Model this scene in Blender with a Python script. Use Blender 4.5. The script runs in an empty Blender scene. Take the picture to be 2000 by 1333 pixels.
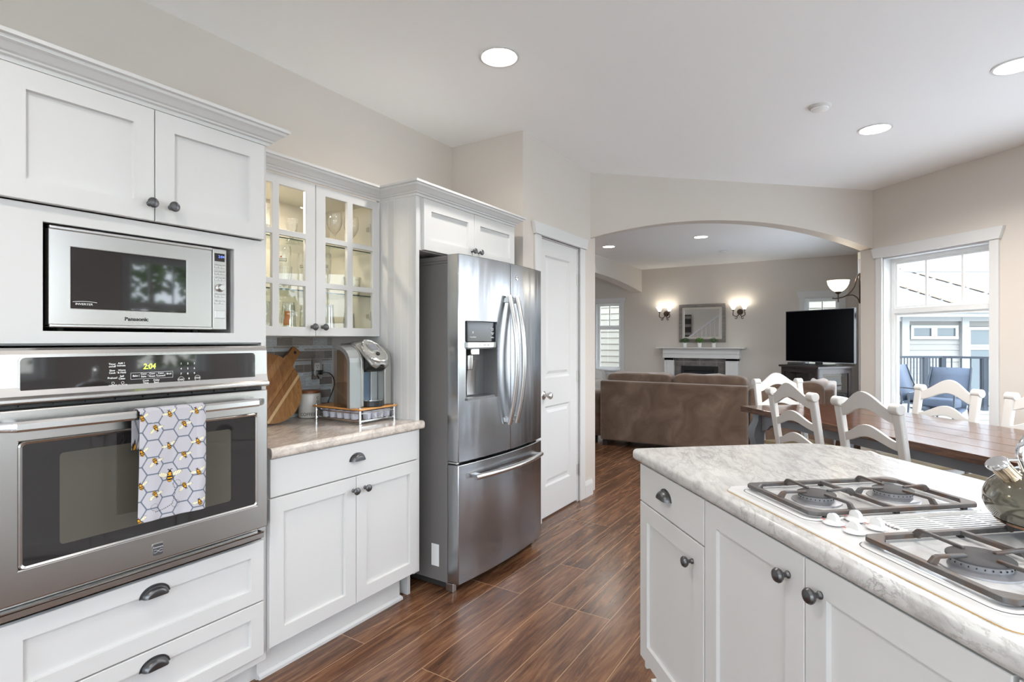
import bpy, bmesh, math, random
from mathutils import Matrix, Vector
random.seed(7)
PI = math.pi
S = bpy.context.scene
COL = S.collection

# ------------------------------------------------------------------ camera
EYE = 1.33
YAW = math.radians(32.4)
cam_d = bpy.data.cameras.new('camera'); cam = bpy.data.objects.new('camera', cam_d); COL.objects.link(cam)
cam.location = (0, 0, EYE); cam.rotation_euler = (PI/2, 0, YAW)
cam_d.sensor_width = 36; cam_d.lens = 36*1066/2000.0
cam_d.shift_y = -1.5/2000.0
cam_d.clip_start = 0.02; cam_d.clip_end = 200
S.camera = cam
S.view_settings.view_transform = 'Standard'; S.view_settings.look = 'None'
S.view_settings.exposure = 0.93; S.view_settings.gamma = 1.0
S.view_settings.use_curve_mapping = False
S.cycles.use_denoising = True
S.cycles.max_bounces = 10; S.cycles.diffuse_bounces = 8; S.cycles.glossy_bounces = 5
S.cycles.transmission_bounces = 8; S.cycles.transparent_max_bounces = 24
S.cycles.caustics_reflective = False; S.cycles.caustics_refractive = False
S.cycles.sample_clamp_indirect = 6.0; S.cycles.blur_glossy = 0.5

# ------------------------------------------------------------------ sky
W = bpy.data.worlds.new('sky'); S.world = W; W.use_nodes = True
nt = W.node_tree; bg = nt.nodes['Background']
tc = nt.nodes.new('ShaderNodeTexCoord'); sep = nt.nodes.new('ShaderNodeSeparateXYZ'); rp = nt.nodes.new('ShaderNodeValToRGB')
nt.links.new(tc.outputs['Generated'], sep.inputs[0]); nt.links.new(sep.outputs['Z'], rp.inputs[0]); nt.links.new(rp.outputs[0], bg.inputs[0])
rp.color_ramp.elements[0].position = 0.0; rp.color_ramp.elements[0].color = (0.50, 0.52, 0.50, 1)
rp.color_ramp.elements[1].position = 0.9; rp.color_ramp.elements[1].color = (0.71, 0.84, 1.0, 1)
e = rp.color_ramp.elements.new(0.03); e.color = (0.83, 0.915, 1.0, 1)
bg.inputs[1].default_value = 5.4

def area(name, loc, rot, sx, sy, power, color=(1, 1, 1), portal=False, spread=PI, shape='RECTANGLE'):
    l = bpy.data.lights.new(name, 'AREA'); l.shape = shape; l.size = sx; l.size_y = sy; l.energy = power; l.color = color
    l.spread = spread
    if portal: l.cycles.is_portal = True
    o = bpy.data.objects.new(name, l); COL.objects.link(o); o.location = loc; o.rotation_euler = rot
    return o

# ------------------------------------------------------------------ mesh helpers
class MB:
    """collects shapes and links them as one mesh object; M maps the shape's frame to the thing's frame"""
    def __init__(s, M=None): s.v = []; s.f = []; s.m = []; s.sm = []; s.M = M
    def add(s, vs, fs, mat=0, smooth=False):
        b = len(s.v)
        for p in vs:
            if s.M is not None: p = s.M(*p)
            s.v.append(tuple(p))
        for f in fs: s.f.append(tuple(b+i for i in f)); s.m.append(mat); s.sm.append(smooth)
        return s
    def box(s, x0, x1, y0, y1, z0, z1, mat=0):
        return s.add([(x0,y0,z0),(x1,y0,z0),(x1,y1,z0),(x0,y1,z0),(x0,y0,z1),(x1,y0,z1),(x1,y1,z1),(x0,y1,z1)],
                     [(0,3,2,1),(4,5,6,7),(0,1,5,4),(1,2,6,5),(2,3,7,6),(3,0,4,7)], mat)
    def bar(s, a, b, w, h, mat=0, up=(0,0,1)):
        a = Vector(a); b = Vector(b); d = (b-a).normalized(); u = Vector(up)
        if abs(d.dot(u)) > .95: u = Vector((1,0,0))
        r = d.cross(u).normalized()*(w/2); t = r.cross(d).normalized()*(h/2)
        vs = [a-r-t, a+r-t, a+r+t, a-r+t, b-r-t, b+r-t, b+r+t, b-r+t]
        return s.add(vs, [(0,1,2,3),(7,6,5,4),(0,4,5,1),(1,5,6,2),(2,6,7,3),(3,7,4,0)], mat)
    def prism(s, poly, z0, z1, mat=0, f=None, smooth=False):
        """poly in (x,y) extruded z0..z1; f optional remap (x,y,z)->point"""
        n = len(poly); g = f or (lambda x, y, z: (x, y, z))
        vs = [g(x, y, z0) for x, y in poly]+[g(x, y, z1) for x, y in poly]
        s.add(vs, [tuple(range(n))[::-1], tuple(range(n, 2*n))], mat)
        return s.add(vs, [(i, (i+1) % n, n+(i+1) % n, n+i) for i in range(n)], mat, smooth)
    def lathe(s, prof, c=(0,0,0), n=24, axis='z', mat=0, caps=True, sx=1, sy=1):
        vs = []; fs = []
        for r, h in prof:
            for k in range(n):
                a = 2*PI*k/n; x = r*math.cos(a)*sx; y = r*math.sin(a)*sy
                p = {'z': (x, y, h), 'x': (h, x, y), 'y': (x, h, y)}[axis]
                vs.append((p[0]+c[0], p[1]+c[1], p[2]+c[2]))
        for j in range(len(prof)-1):
            for k in range(n): fs.append((j*n+k, j*n+(k+1) % n, (j+1)*n+(k+1) % n, (j+1)*n+k))
        s.add(vs, fs, mat, True)
        if caps:
            if prof[0][0] > 1e-5: s.add(vs[:n], [tuple(range(n))[::-1]], mat)
            if prof[-1][0] > 1e-5: s.add(vs[-n:], [tuple(range(n))], mat)
        return s
    def tube(s, pts, r, n=8, mat=0, closed=False, ry=None, up=(0,0,1)):
        """round (or oval) section swept along pts; r number or list"""
        P = [Vector(p) for p in pts]; m = len(P); R = r if isinstance(r, (list, tuple)) else [r]*m
        vs = []; ref = Vector(up)
        for i, p in enumerate(P):
            if closed: d = (P[(i+1) % m]-P[i-1])
            else: d = P[min(i+1, m-1)]-P[max(i-1, 0)]
            d.normalize()
            a = d.cross(ref)
            if a.length < 1e-3: a = d.cross(Vector((1,0.1,0)))
            a.normalize(); b = d.cross(a).normalized()
            k2 = (ry/R[0] if ry else 1)
            for k in range(n):
                t = 2*PI*k/n+PI/n; vs.append(p+a*math.cos(t)*R[i]+b*math.sin(t)*R[i]*k2)
        fs = []
        for i in range(m if closed else m-1):
            j = (i+1) % m
            for k in range(n): fs.append((i*n+k, i*n+(k+1) % n, j*n+(k+1) % n, j*n+k))
        if not closed: fs += [tuple(range(n))[::-1], tuple(range((m-1)*n, m*n))]
        return s.add(vs, fs, mat, n > 5)
    def sphere(s, c, r, n=14, m=9, mat=0, sq=(1,1,1)):
        prof = [(max(1e-6, math.sin(PI*j/m))*r, -math.cos(PI*j/m)*r*sq[2]) for j in range(m+1)]
        return s.lathe(prof, c, n, 'z', mat, False, sq[0], sq[1])
    def sweep(s, prof, path, mat=0, side=1):
        """prof (out, up) moulding section swept along a flat path [(x,y)] with mitres, z from prof"""
        P = [Vector((p[0], p[1])) for p in path]; n = len(P); vs = []; k = len(prof)
        for i, p in enumerate(P):
            def nrm(a, b): d = (b-a).normalized(); return Vector((d.y, -d.x))*side
            if i == 0: m = nrm(P[0], P[1])
            elif i == n-1: m = nrm(P[-2], P[-1])
            else:
                a = nrm(P[i-1], p); b = nrm(p, P[i+1]); m = (a+b).normalized(); m = m/max(.2, m.dot(a))
            for o, u in prof: vs.append((p.x+m.x*o, p.y+m.y*o, u))
        fs = []
        for i in range(n-1):
            for j in range(k): fs.append((i*k+j, i*k+(j+1) % k, (i+1)*k+(j+1) % k, (i+1)*k+j))
        fs += [tuple(range(k)), tuple(range((n-1)*k, n*k))[::-1]]
        return s.add(vs, fs, mat)
    def shaker(s, u0, u1, w0, w1, o, t=.02, fr=.062, rec=.012, mat=0):
        """framed flat-panel door face; frame coordinates (u, w, out)"""
        def R(a, b, c, d, q): return [(a, c, q), (b, c, q), (b, d, q), (a, d, q)]
        e = .0018
        rings = [R(u0, u1, w0, w1, o-t), R(u0, u1, w0, w1, o-e), R(u0+e, u1-e, w0+e, w1-e, o),
                 R(u0+fr, u1-fr, w0+fr, w1-fr, o), R(u0+fr+.002, u1-fr-.002, w0+fr+.002, w1-fr-.002, o-rec)]
        vs = sum(rings, []); fs = []
        for j in range(4):
            for k in range(4): fs.append((j*4+k, j*4+(k+1) % 4, (j+1)*4+(k+1) % 4, (j+1)*4+k))
        fs += [(0, 3, 2, 1), (16, 17, 18, 19)]
        return s.add(vs, fs, mat)
    def slab(s, u0, u1, w0, w1, o, t=.02, e=.002, mat=0):
        rings = [(u0, u1, w0, w1, o-t), (u0, u1, w0, w1, o-e), (u0+e, u1-e, w0+e, w1-e, o)]
        vs = []
        for a, b, c, d, q in rings: vs += [(a, c, q), (b, c, q), (b, d, q), (a, d, q)]
        fs = [(0, 3, 2, 1), (8, 9, 10, 11)]
        for j in range(2):
            for k in range(4): fs.append((j*4+k, j*4+(k+1) % 4, (j+1)*4+(k+1) % 4, (j+1)*4+k))
        return s.add(vs, fs, mat)
    def grid(s, nu, nv, fn, mat=0, smooth=True, closed_u=False):
        vs = [fn(i/(nu-1 if not closed_u else nu), j/(nv-1)) for j in range(nv) for i in range(nu)]
        fs = []
        for j in range(nv-1):
            for i in range(nu if closed_u else nu-1): fs.append((j*nu+i, j*nu+(i+1) % nu, (j+1)*nu+(i+1) % nu, (j+1)*nu+i))
        return s.add(vs, fs, mat, smooth)
    def cells(s, us, ws, solid, t0, t1, f, mat=0):
        """a slab of cells between depths t0 and t1; solid(i,j) says which; f(u,w,t)->point"""
        n, m = len(us)-1, len(ws)-1
        ok = lambda i, j: 0 <= i < n and 0 <= j < m and solid(i, j)
        for i in range(n):
            for j in range(m):
                if not ok(i, j): continue
                a, b, c, d = us[i], us[i+1], ws[j], ws[j+1]
                P = [f(a,c,t0), f(b,c,t0), f(b,d,t0), f(a,d,t0), f(a,c,t1), f(b,c,t1), f(b,d,t1), f(a,d,t1)]
                fs = [(0,3,2,1), (4,5,6,7)]
                if not ok(i, j-1): fs.append((0,1,5,4))
                if not ok(i+1, j): fs.append((1,2,6,5))
                if not ok(i, j+1): fs.append((2,3,7,6))
                if not ok(i-1, j): fs.append((3,0,4,7))
                s.add(P, fs, mat)
        return s
    def build(s, name, mats, parent=None, world=False, bevel=None, seg=2, angle=35, recalc=True, weld=True):
        if not isinstance(mats, (list, tuple)): mats = [mats]
        vs = s.v
        if world and parent is not None:
            o = parent; off = Vector((0,0,0))
            while o is not None: off += o.location; o = o.parent
            vs = [(p[0]-off.x, p[1]-off.y, p[2]-off.z) for p in vs]
        me = bpy.data.meshes.new(name); me.from_pydata([tuple(p) for p in vs], [], s.f)
        for m in mats: me.materials.append(m)
        me.polygons.foreach_set('material_index', s.m); me.polygons.foreach_set('use_smooth', s.sm)
        bm = bmesh.new(); bm.from_mesh(me)
        if weld: bmesh.ops.remove_doubles(bm, verts=bm.verts, dist=1e-5)
        if recalc: bmesh.ops.recalc_face_normals(bm, faces=bm.faces)
        bm.to_mesh(me); bm.free()
        if any(s.sm): me.set_sharp_from_angle(angle=math.radians(angle))
        me.update()
        o = bpy.data.objects.new(name, me); COL.objects.link(o)
        if parent is not None: o.parent = parent
        if bevel:
            b = o.modifiers.new('soft_edge', 'BEVEL'); b.width = bevel; b.segments = seg; b.limit_method = 'ANGLE'; b.angle_limit = math.radians(40)
        return o

def tag(o, label=None, cat=None, group=None, kind=None):
    if label: o['label'] = label
    if cat: o['category'] = cat
    if group: o['group'] = group
    if kind: o['kind'] = kind
    return o
def thing(name, label, cat, loc=(0,0,0), rz=0.0, group=None):
    o = bpy.data.objects.new(name, None); COL.objects.link(o); o.empty_display_size = .05
    o.location = loc; o.rotation_euler = (0, 0, rz)
    return tag(o, label, cat, group)
def struct(o): o['kind'] = 'structure'; return o
def kids(o): return [c for c in COL.objects if c.parent is o]
def copy_tree(o, parent=None):
    c = o.copy(); COL.objects.link(c); c.parent = parent
    for ch in kids(o): copy_tree(ch, c)
    return c
def text(mb, s, size, f, mat=0, depth=.0006, align='CENTER', bold=0.0, squeeze=1.0):
    """lettering as thin solid shapes; f(u, w, out) maps the line's frame to the part's frame"""
    c = bpy.data.curves.new('t', 'FONT'); c.body = s; c.size = size; c.extrude = depth; c.align_x = align; c.offset = bold
    c.resolution_u = 3; c.fill_mode = 'BOTH'
    o = bpy.data.objects.new('t', c); COL.objects.link(o)
    dg = bpy.context.evaluated_depsgraph_get(); me = bpy.data.meshes.new_from_object(o.evaluated_get(dg))
    mb.add([f(v.co.x*squeeze, v.co.y, v.co.z) for v in me.vertices], [tuple(p.vertices) for p in me.polygons], mat)
    bpy.data.objects.remove(o); bpy.data.curves.remove(c); bpy.data.meshes.remove(me)
def arc(cx, cy, r, a0, a1, n): return [(cx+r*math.cos(math.radians(a0+(a1-a0)*i/n)), cy+r*math.sin(math.radians(a0+(a1-a0)*i/n))) for i in range(n+1)]
def rrect(x0, x1, y0, y1, r, n=4):
    return arc(x1-r, y0+r, r, -90, 0, n)+arc(x1-r, y1-r, r, 0, 90, n)+arc(x0+r, y1-r, r, 90, 180, n)+arc(x0+r, y0+r, r, 180, 270, n)

# ------------------------------------------------------------------ materials
def mat(name, col, rough=.5, metal=0.0, spec=.5, coat=0.0, emit=None, es=0.0, aniso=0.0):
    m = bpy.data.materials.new(name); m.use_nodes = True; p = m.node_tree.nodes['Principled BSDF']
    p.inputs['Base Color'].default_value = (*col, 1); p.inputs['Roughness'].default_value = rough
    p.inputs['Metallic'].default_value = metal; p.inputs['Specular IOR Level'].default_value = spec
    p.inputs['Coat Weight'].default_value = coat; p.inputs['Anisotropic'].default_value = aniso
    if emit: p.inputs['Emission Color'].default_value = (*emit, 1); p.inputs['Emission Strength'].default_value = es
    return m
class N:
    """small node-graph helper"""
    def __init__(s, m): s.t = m.node_tree; s.p = s.t.nodes['Principled BSDF']
    def n(s, kind, **kw):
        x = s.t.nodes.new('ShaderNode'+kind)
        for k, v in kw.items():
            if k.startswith('_'): setattr(x, k[1:], v)
            else: x.inputs[k.replace('__', ' ')].default_value = v
        return x
    def l(s, a, b): s.t.links.new(a, b)
    def ramp(s, fac, stops):
        r = s.n('ValToRGB'); s.l(fac, r.inputs[0]); el = r.color_ramp.elements
        el[0].position, el[0].color = stops[0][0], (*stops[0][1], 1); el[1].position, el[1].color = stops[-1][0], (*stops[-1][1], 1)
        for p, c in stops[1:-1]: e = el.new(p); e.color = (*c, 1)
        return r.outputs[0]
    def coords(s, scale=(1,1,1), rot=(0,0,0), kind='Object'):
        t = s.n('TexCoord'); m = s.n('Mapping'); s.l(t.outputs[kind], m.inputs[0])
        m.inputs['Scale'].default_value = scale; m.inputs['Rotation'].default_value = rot
        return m.outputs[0]
    def noise(s, vec, scale, detail=4, rough=.55, dist=0.0):
        x = s.n('TexNoise', Scale=scale, Detail=detail, Roughness=rough, Distortion=dist); s.l(vec, x.inputs['Vector']); return x.outputs[0]
    def bump(s, h, strength, dist=.01):
        b = s.n('Bump', Strength=strength, Distance=dist); s.l(h, b.inputs['Height']); s.l(b.outputs[0], s.p.inputs['Normal'])
    def mix(s, fac, a, b, mode='MIX'):
        x = s.n('Mix', _data_type='RGBA', _blend_type=mode)
        for sock, v in ((0, fac), (6, a), (7, b)):
            if hasattr(v, 'links') or hasattr(v, 'is_linked'): s.l(v, x.inputs[sock])
            else: x.inputs[sock].default_value = v if sock == 0 else (*v, 1)
        return x.outputs[2]
    def math(s, op, a, b=0.0):
        x = s.n('Math', _operation=op)
        for i, v in enumerate((a, b)):
            if hasattr(v, 'is_linked'): s.l(v, x.inputs[i])
            else: x.inputs[i].default_value = v
        return x.outputs[0]

def paint(name, col, rough=.55, grain=.04, spec=.35):
    m = mat(name, col, rough, spec=spec); g = N(m)
    v = g.coords(); h = g.noise(v, 180, 3); g.bump(h, grain, .002)
    return m
M = {}
M['wall'] = paint('wall_greige_paint', (.640, .590, .540), .6, .08)
M['ceiling'] = paint('ceiling_white_paint', (.91, .91, .905), .75, .15)
M['trim'] = paint('trim_white_paint', (.68, .68, .68), .4, .02)
M['cab'] = paint('cabinet_white_lacquer', (.655, .65, .645), .38, .012)
M['cab_in'] = mat('cabinet_cream_interior', (.80, .76, .69), .55)
M['vinyl'] = mat('white_vinyl_frame', (.85, .86, .86), .35)
M['pewter'] = mat('dark_pewter', (.13, .13, .135), .34, .9)
M['black'] = mat('black_plastic', (.012, .012, .013), .3)
M['dark'] = mat('dark_gap', (.03, .027, .025), .6)
M['chrome'] = mat('polished_chrome', (.82, .83, .84), .08, 1)
M['nickel'] = mat('satin_nickel', (.62, .61, .59), .28, 1)
M['white'] = mat('white_plastic', (.85, .85, .84), .35)
M['bronze'] = mat('oil_bronze_metal', (.065, .045, .035), .4, .7)
M['ink'] = mat('black_print', (.02, .02, .02), .5)
M['wprint'] = mat('white_print', (.8, .8, .8), .5)

def steel(name, col=(.52,.505,.49), rough=.27, horiz=True, wave=0.0):
    m = mat(name, col, rough, 1.0); g = N(m)
    v = g.coords((2, 2, 260) if horiz else (260, 260, 2)); h = g.noise(v, 3, 2, .5)
    r = g.n('MapRange'); g.l(h, r.inputs[0]); r.inputs[3].default_value = rough-.015; r.inputs[4].default_value = rough+.02
    
    if wave:
        v2 = g.coords((3.0, 3.0, .55)); h2 = g.noise(v2, 2.2, 2, .4)
        b2 = g.n('Bump', Strength=wave, Distance=.05); g.l(h2, b2.inputs['Height'])
        b = g.n('Bump', Strength=.002, Distance=.001); g.l(h, b.inputs['Height']); g.l(b2.outputs[0], b.inputs['Normal']); g.l(b.outputs[0], g.p.inputs['Normal'])
    else: pass
    return m
M['steel'] = steel('brushed_stainless')
M['steel_v'] = steel('brushed_stainless_door', (.40,.41,.43), .22, False, .16)
M['steel_b'] = steel('bright_brushed_handle', (.58,.57,.56), .26)
M['disp'] = mat('dispenser_grey', (.20, .20, .205), .38, .4)
M['dispglass'] = mat('dispenser_black_glass', (.02, .022, .028), .08, 0, .3)
M['fridge_side'] = paint('fridge_side_grey', (.17, .16, .155), .42, .05, .4)
def thin_glass(name, tint=(1,1,1), refl=1.0, rough=0.0):
    m = bpy.data.materials.new(name); m.use_nodes = True; t = m.node_tree; t.nodes.remove(t.nodes['Principled BSDF'])
    out = t.nodes['Material Output']; tr = t.nodes.new('ShaderNodeBsdfTransparent'); tr.inputs[0].default_value = (*tint, 1)
    gl = t.nodes.new('ShaderNodeBsdfGlossy'); gl.inputs['Roughness'].default_value = rough
    fr = t.nodes.new('ShaderNodeFresnel'); gm = t.nodes.new('ShaderNodeNewGeometry'); mr = t.nodes.new('ShaderNodeMapRange')
    mr.inputs[3].default_value = 1.5; mr.inputs[4].default_value = 1/1.5; t.links.new(gm.outputs['Backfacing'], mr.inputs[0]); t.links.new(mr.outputs[0], fr.inputs[0])   # same sheen on both sides of a thin sheet
    mu = t.nodes.new('ShaderNodeMath'); mu.operation = 'MULTIPLY'; mu.inputs[1].default_value = refl
    mx = t.nodes.new('ShaderNodeMixShader'); t.links.new(fr.outputs[0], mu.inputs[0]); t.links.new(mu.outputs[0], mx.inputs[0])
    t.links.new(tr.outputs[0], mx.inputs[1]); t.links.new(gl.outputs[0], mx.inputs[2]); t.links.new(mx.outputs[0], out.inputs[0])
    return m
M['pane'] = thin_glass('window_glass', (.97, .98, .98), .8)
M['cabglass'] = thin_glass('cabinet_glass', (.97, .975, .96), .6)
def glassware():
    m = thin_glass('clear_glassware', (.9, .9, .9), 4.0, .03); t = m.node_tree; lw = t.nodes.new('ShaderNodeLayerWeight'); lw.inputs[0].default_value = .35
    r = t.nodes.new('ShaderNodeValToRGB'); r.color_ramp.elements[0].color = (.97, .975, .97, 1); r.color_ramp.elements[1].color = (.50, .54, .54, 1); r.color_ramp.elements[0].position = .25
    t.links.new(lw.outputs['Facing'], r.inputs[0])
    for n in t.nodes:
        if n.type == 'BSDF_TRANSPARENT': t.links.new(r.outputs[0], n.inputs[0])
    return m
M['glassware'] = glassware()
M['shelfglass'] = thin_glass('shelf_glass', (.94, .97, .95), 1.0)
M['shelfedge'] = mat('green_glass_edge', (.03, .07, .055), .1)
M['smoke'] = thin_glass('smoked_tank', (.90, .85, .80), 1.2)
M['mirror'] = mat('mirror_glass', (.85, .86, .86), .015, 1)
M['ovenglass'] = mat('dark_oven_glass', (.018, .016, .017), .04, 0, .9)
M['screen'] = mat('tv_screen', (.002, .002, .003), .2, 0, .03)

def wood_floor():
    m = mat('walnut_laminate_planks', (.2, .1, .06), .3); g = N(m)
    v = g.coords((1,1,1), (0, 0, PI/2)); bk = g.n('TexBrick'); g.l(v, bk.inputs['Vector'])
    bk.offset = .37; bk.offset_frequency = 3
    for k, x in (('Scale', 1.0), ('Mortar Size', .0017), ('Mortar Smooth', .1), ('Bias', 0.0), ('Brick Width', 1.22), ('Row Height', .166)): bk.inputs[k].default_value = x
    bk.inputs['Color1'].default_value = (0,0,0,1); bk.inputs['Color2'].default_value = (1,1,1,1); bk.inputs['Mortar'].default_value = (.5,.5,.5,1)
    # grain shifted from plank to plank
    ad = g.n('VectorMath', _operation='MULTIPLY_ADD'); g.l(bk.outputs['Color'], ad.inputs[0]); ad.inputs[1].default_value = (7.3, 3.1, 0)
    g.l(v, ad.inputs[2])
    mp = g.n('Mapping'); g.l(ad.outputs[0], mp.inputs[0]); mp.inputs['Scale'].default_value = (1.1, 11, 1)
    n1 = g.noise(mp.outputs[0], 1.7, 9, .72, 1.6)
    mp2 = g.n('Mapping'); g.l(ad.outputs[0], mp2.inputs[0]); mp2.inputs['Scale'].default_value = (2.0, 85, 1)
    n2 = g.noise(mp2.outputs[0], 1.4, 5, .7, .3)
    mp3 = g.n('Mapping'); g.l(ad.outputs[0], mp3.inputs[0]); mp3.inputs['Scale'].default_value = (1.0, 3.2, 1)
    n3 = g.noise(mp3.outputs[0], 1.8, 3, .5, .6)
    c = g.ramp(n1, [(.30, (.036, .015, .009)), (.43, (.085, .036, .019)), (.55, (.185, .090, .046)), (.70, (.37, .215, .12))])
    c = g.mix(.25, c, g.ramp(n2, [(.36, (.055, .022, .014)), (.64, (.30, .155, .085))]), 'MIX')
    c = g.mix(.65, c, g.ramp(n3, [(.30, (.45, .42, .40)), (.70, (1.25, 1.2, 1.15))]), 'MULTIPLY')
    c = g.mix(.5, c, g.ramp(bk.outputs['Color'], [(0, (.72, .70, .68)), (1, (1.2, 1.15, 1.1))]), 'MULTIPLY')
    c = g.mix(bk.outputs['Fac'], c, (.42, .25, .14))  # pale seam colour paints the highlight along the plank bevels
    g.l(c, g.p.inputs['Base Color'])
    r = g.n('MapRange'); g.l(n1, r.inputs[0]); r.inputs[3].default_value = .18; r.inputs[4].default_value = .32; g.l(r.outputs[0], g.p.inputs['Roughness'])
    g.bump(n2, .06, .002); g.p.inputs['Specular IOR Level'].default_value = .5
    return m
M['floor'] = wood_floor()
def marble(name, base, vein, rot, sc=1.0, rough=.22, density=.5):
    m = mat(name, base, rough); g = N(m)
    v = g.coords((1, 1, 1), (0, 0, rot)); mp = g.n('Mapping'); g.l(v, mp.inputs[0]); mp.inputs['Scale'].default_value = (sc*3.0, sc*12, sc*6)
    n1 = g.noise(mp.outputs[0], 2.2, 10, .70, .45)
    a = g.math('ABSOLUTE', g.math('SUBTRACT', n1, .5))
    line = g.ramp(a, [(0.0, (1,1,1)), (.010, (.7,.7,.7)), (.030, (0,0,0))])
    n2 = g.noise(v, 5*sc, 4, .6)
    msk = g.ramp(n2, [(.36, (0,0,0)), (.80, (1,1,1))])
    mp4 = g.n('Mapping'); g.l(v, mp4.inputs[0]); mp4.inputs['Scale'].default_value = (sc*5, sc*16, sc*9)
    n4 = g.noise(mp4.outputs[0], 2.0, 7, .62, .8)
    cloud = g.ramp(n4, [(.42, (0,0,0)), (.78, (1,1,1))])
    bw = g.n('RGBToBW'); g.l(line, bw.inputs[0]); bm_ = g.n('RGBToBW'); g.l(msk, bm_.inputs[0]); bc = g.n('RGBToBW'); g.l(cloud, bc.inputs[0])
    f = g.math('MULTIPLY', g.math('MULTIPLY', bw.outputs[0], bm_.outputs[0]), density)
    f2 = g.math('MULTIPLY', bc.outputs[0], density*.75)
    c = g.mix(f2, base, vein); c = g.mix(f, c, tuple(x*.62 for x in vein))
    g.l(c, g.p.inputs['Base Color'])
    return m
M['marble'] = marble('white_marble_laminate', (.62, .612, .60), (.30, .28, .27), math.radians(20), 1.0, .26, .95)
M['marble2'] = marble('warm_marble_laminate', (.70, .625, .56), (.26, .215, .19), math.radians(65), 1.1, .16, .9)
def table_wood():
    m = mat('dark_stained_pine', (.1,.04,.02), .17, spec=.45); g = N(m)
    v = g.coords((1.2, 14, 14)); n1 = g.noise(v, 2.0, 8, .65, 1.5)
    c = g.ramp(n1, [(.30, (.030, .012, .008)), (.5, (.085, .036, .020)), (.75, (.19, .088, .042))])
    g.l(c, g.p.inputs['Base Color']); g.bump(n1, .05, .002); return m
M['table'] = table_wood()
def wood(name, a, b, scale=(2, 18, 18), rough=.4, dist=1.2):
    m = mat(name, a, rough); g = N(m); v = g.coords(scale); n1 = g.noise(v, 2.0, 7, .6, dist)
    g.l(g.ramp(n1, [(.3, a), (.7, b)]), g.p.inputs['Base Color']); return m
M['acacia'] = wood('acacia_wood', (.30, .135, .045), (.52, .27, .105), (22, 22, 2.0))
M['acacia_d'] = wood('dark_acacia_wood', (.16, .060, .022), (.30, .13, .05), (22, 22, 2.0))
M['acacia_l'] = wood('pale_maple_strip', (.70, .47, .23), (.78, .56, .30), (22, 22, 2.0))
M['bamboo'] = wood('honey_bamboo', (.58, .27, .075), (.68, .35, .12), (3, 40, 40), .3)
M['lidwood'] = wood('lid_brown_wood', (.22, .075, .03), (.34, .13, .055), (3, 30, 30), .35)
M['fwood'] = wood('weathered_grey_wood', (.13, .115, .105), (.30, .27, .25), (3, 30, 30), .5)
M['stand'] = wood('espresso_wood', (.018, .012, .012), (.035, .024, .022), (3, 20, 20), .35)
M['chairw'] = paint('antique_white_chair_paint', (.62, .61, .595), .45, .05)
M['tablegrey'] = paint('slate_grey_table_paint', (.17, .18, .20), .5, .05)
def suede():
    m = mat('brown_microsuede', (.15,.09,.06), .95, spec=.15); g = N(m); v = g.coords()
    n1 = g.noise(v, 3.2, 5, .6, 1.0); c = g.ramp(n1, [(.32, (.125, .082, .060)), (.55, (.18, .122, .090)), (.75, (.25, .178, .135))])
    g.l(c, g.p.inputs['Base Color']); n2 = g.noise(v, 400, 2); g.bump(n2, .15, .002)
    g.p.inputs['Sheen Weight'].default_value = .35; return m
M['suede'] = suede()
M['greyfab'] = paint('light_grey_fabric', (.46, .45, .43), .9, .3, .15)
def tile():
    m = mat('slate_tile', (.1,.095,.09), .5); g = N(m); v = g.coords((1,1,1), (PI/2, 0, 0)); bk = g.n('TexBrick'); g.l(v, bk.inputs['Vector'])
    bk.offset = 0
    for k, x in (('Scale', 1.0), ('Mortar Size', .004), ('Brick Width', .305), ('Row Height', .305)): bk.inputs[k].default_value = x
    n1 = g.noise(g.coords(), 9, 6, .7); c = g.ramp(n1, [(.3, (.085, .078, .075)), (.7, (.19, .175, .165))])
    g.l(g.mix(bk.outputs['Fac'], c, (.26, .25, .24)), g.p.inputs['Base Color']); return m
M['tile'] = tile()
M['lamp'] = mat('lit_diffuser', (1, .95, .88), .5, emit=(1, .93, .82), es=14)
M['lampshade'] = mat('lit_alabaster_shade', (.95, .9, .8), .4, emit=(1, .88, .70), es=.75)
M['shade_white'] = mat('lit_frosted_glass_shade', (.95, .93, .88), .4, emit=(1, .93, .83), es=.62)

# ------------------------------------------------------------------ the setting
CEIL = 2.78
XW = -2.58                        # kitchen wall behind the cabinets
A0 = Vector((-1.955, 4.345)); A1 = Vector((.119, 6.324))
AD = (A1-A0).normalized(); AN = Vector((AD.y, -AD.x))          # arch wall, AN looks into the kitchen
WD = Vector((.7243, -.6895)).normalized(); WN = Vector((-.6895, -.7243)).normalized()   # window wall, WN looks into the room
FARY = 10.88
def frame(p, d, n):               # (u, w, out) -> world
    return lambda u, w, o: (p[0]+d[0]*u+n[0]*o, p[1]+d[1]*u+n[1]*o, w)
def wall(name, F, length, holes=(), thick=.14, z0=0.0, z1=CEIL, u0=0.0, m='wall'):
    us = sorted({u0, length}|{h[0] for h in holes}|{h[1] for h in holes}); ws = sorted({z0, z1}|{h[2] for h in holes}|{h[3] for h in holes})
    def solid(i, j):
        cu, cw = (us[i]+us[i+1])/2, (ws[j]+ws[j+1])/2
        return not any(h[0] < cu < h[1] and h[2] < cw < h[3] for h in holes)
    mb = MB(); mb.cells(us, ws, solid, 0, -thick, F)
    return struct(mb.build(name, M[m]))
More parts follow.
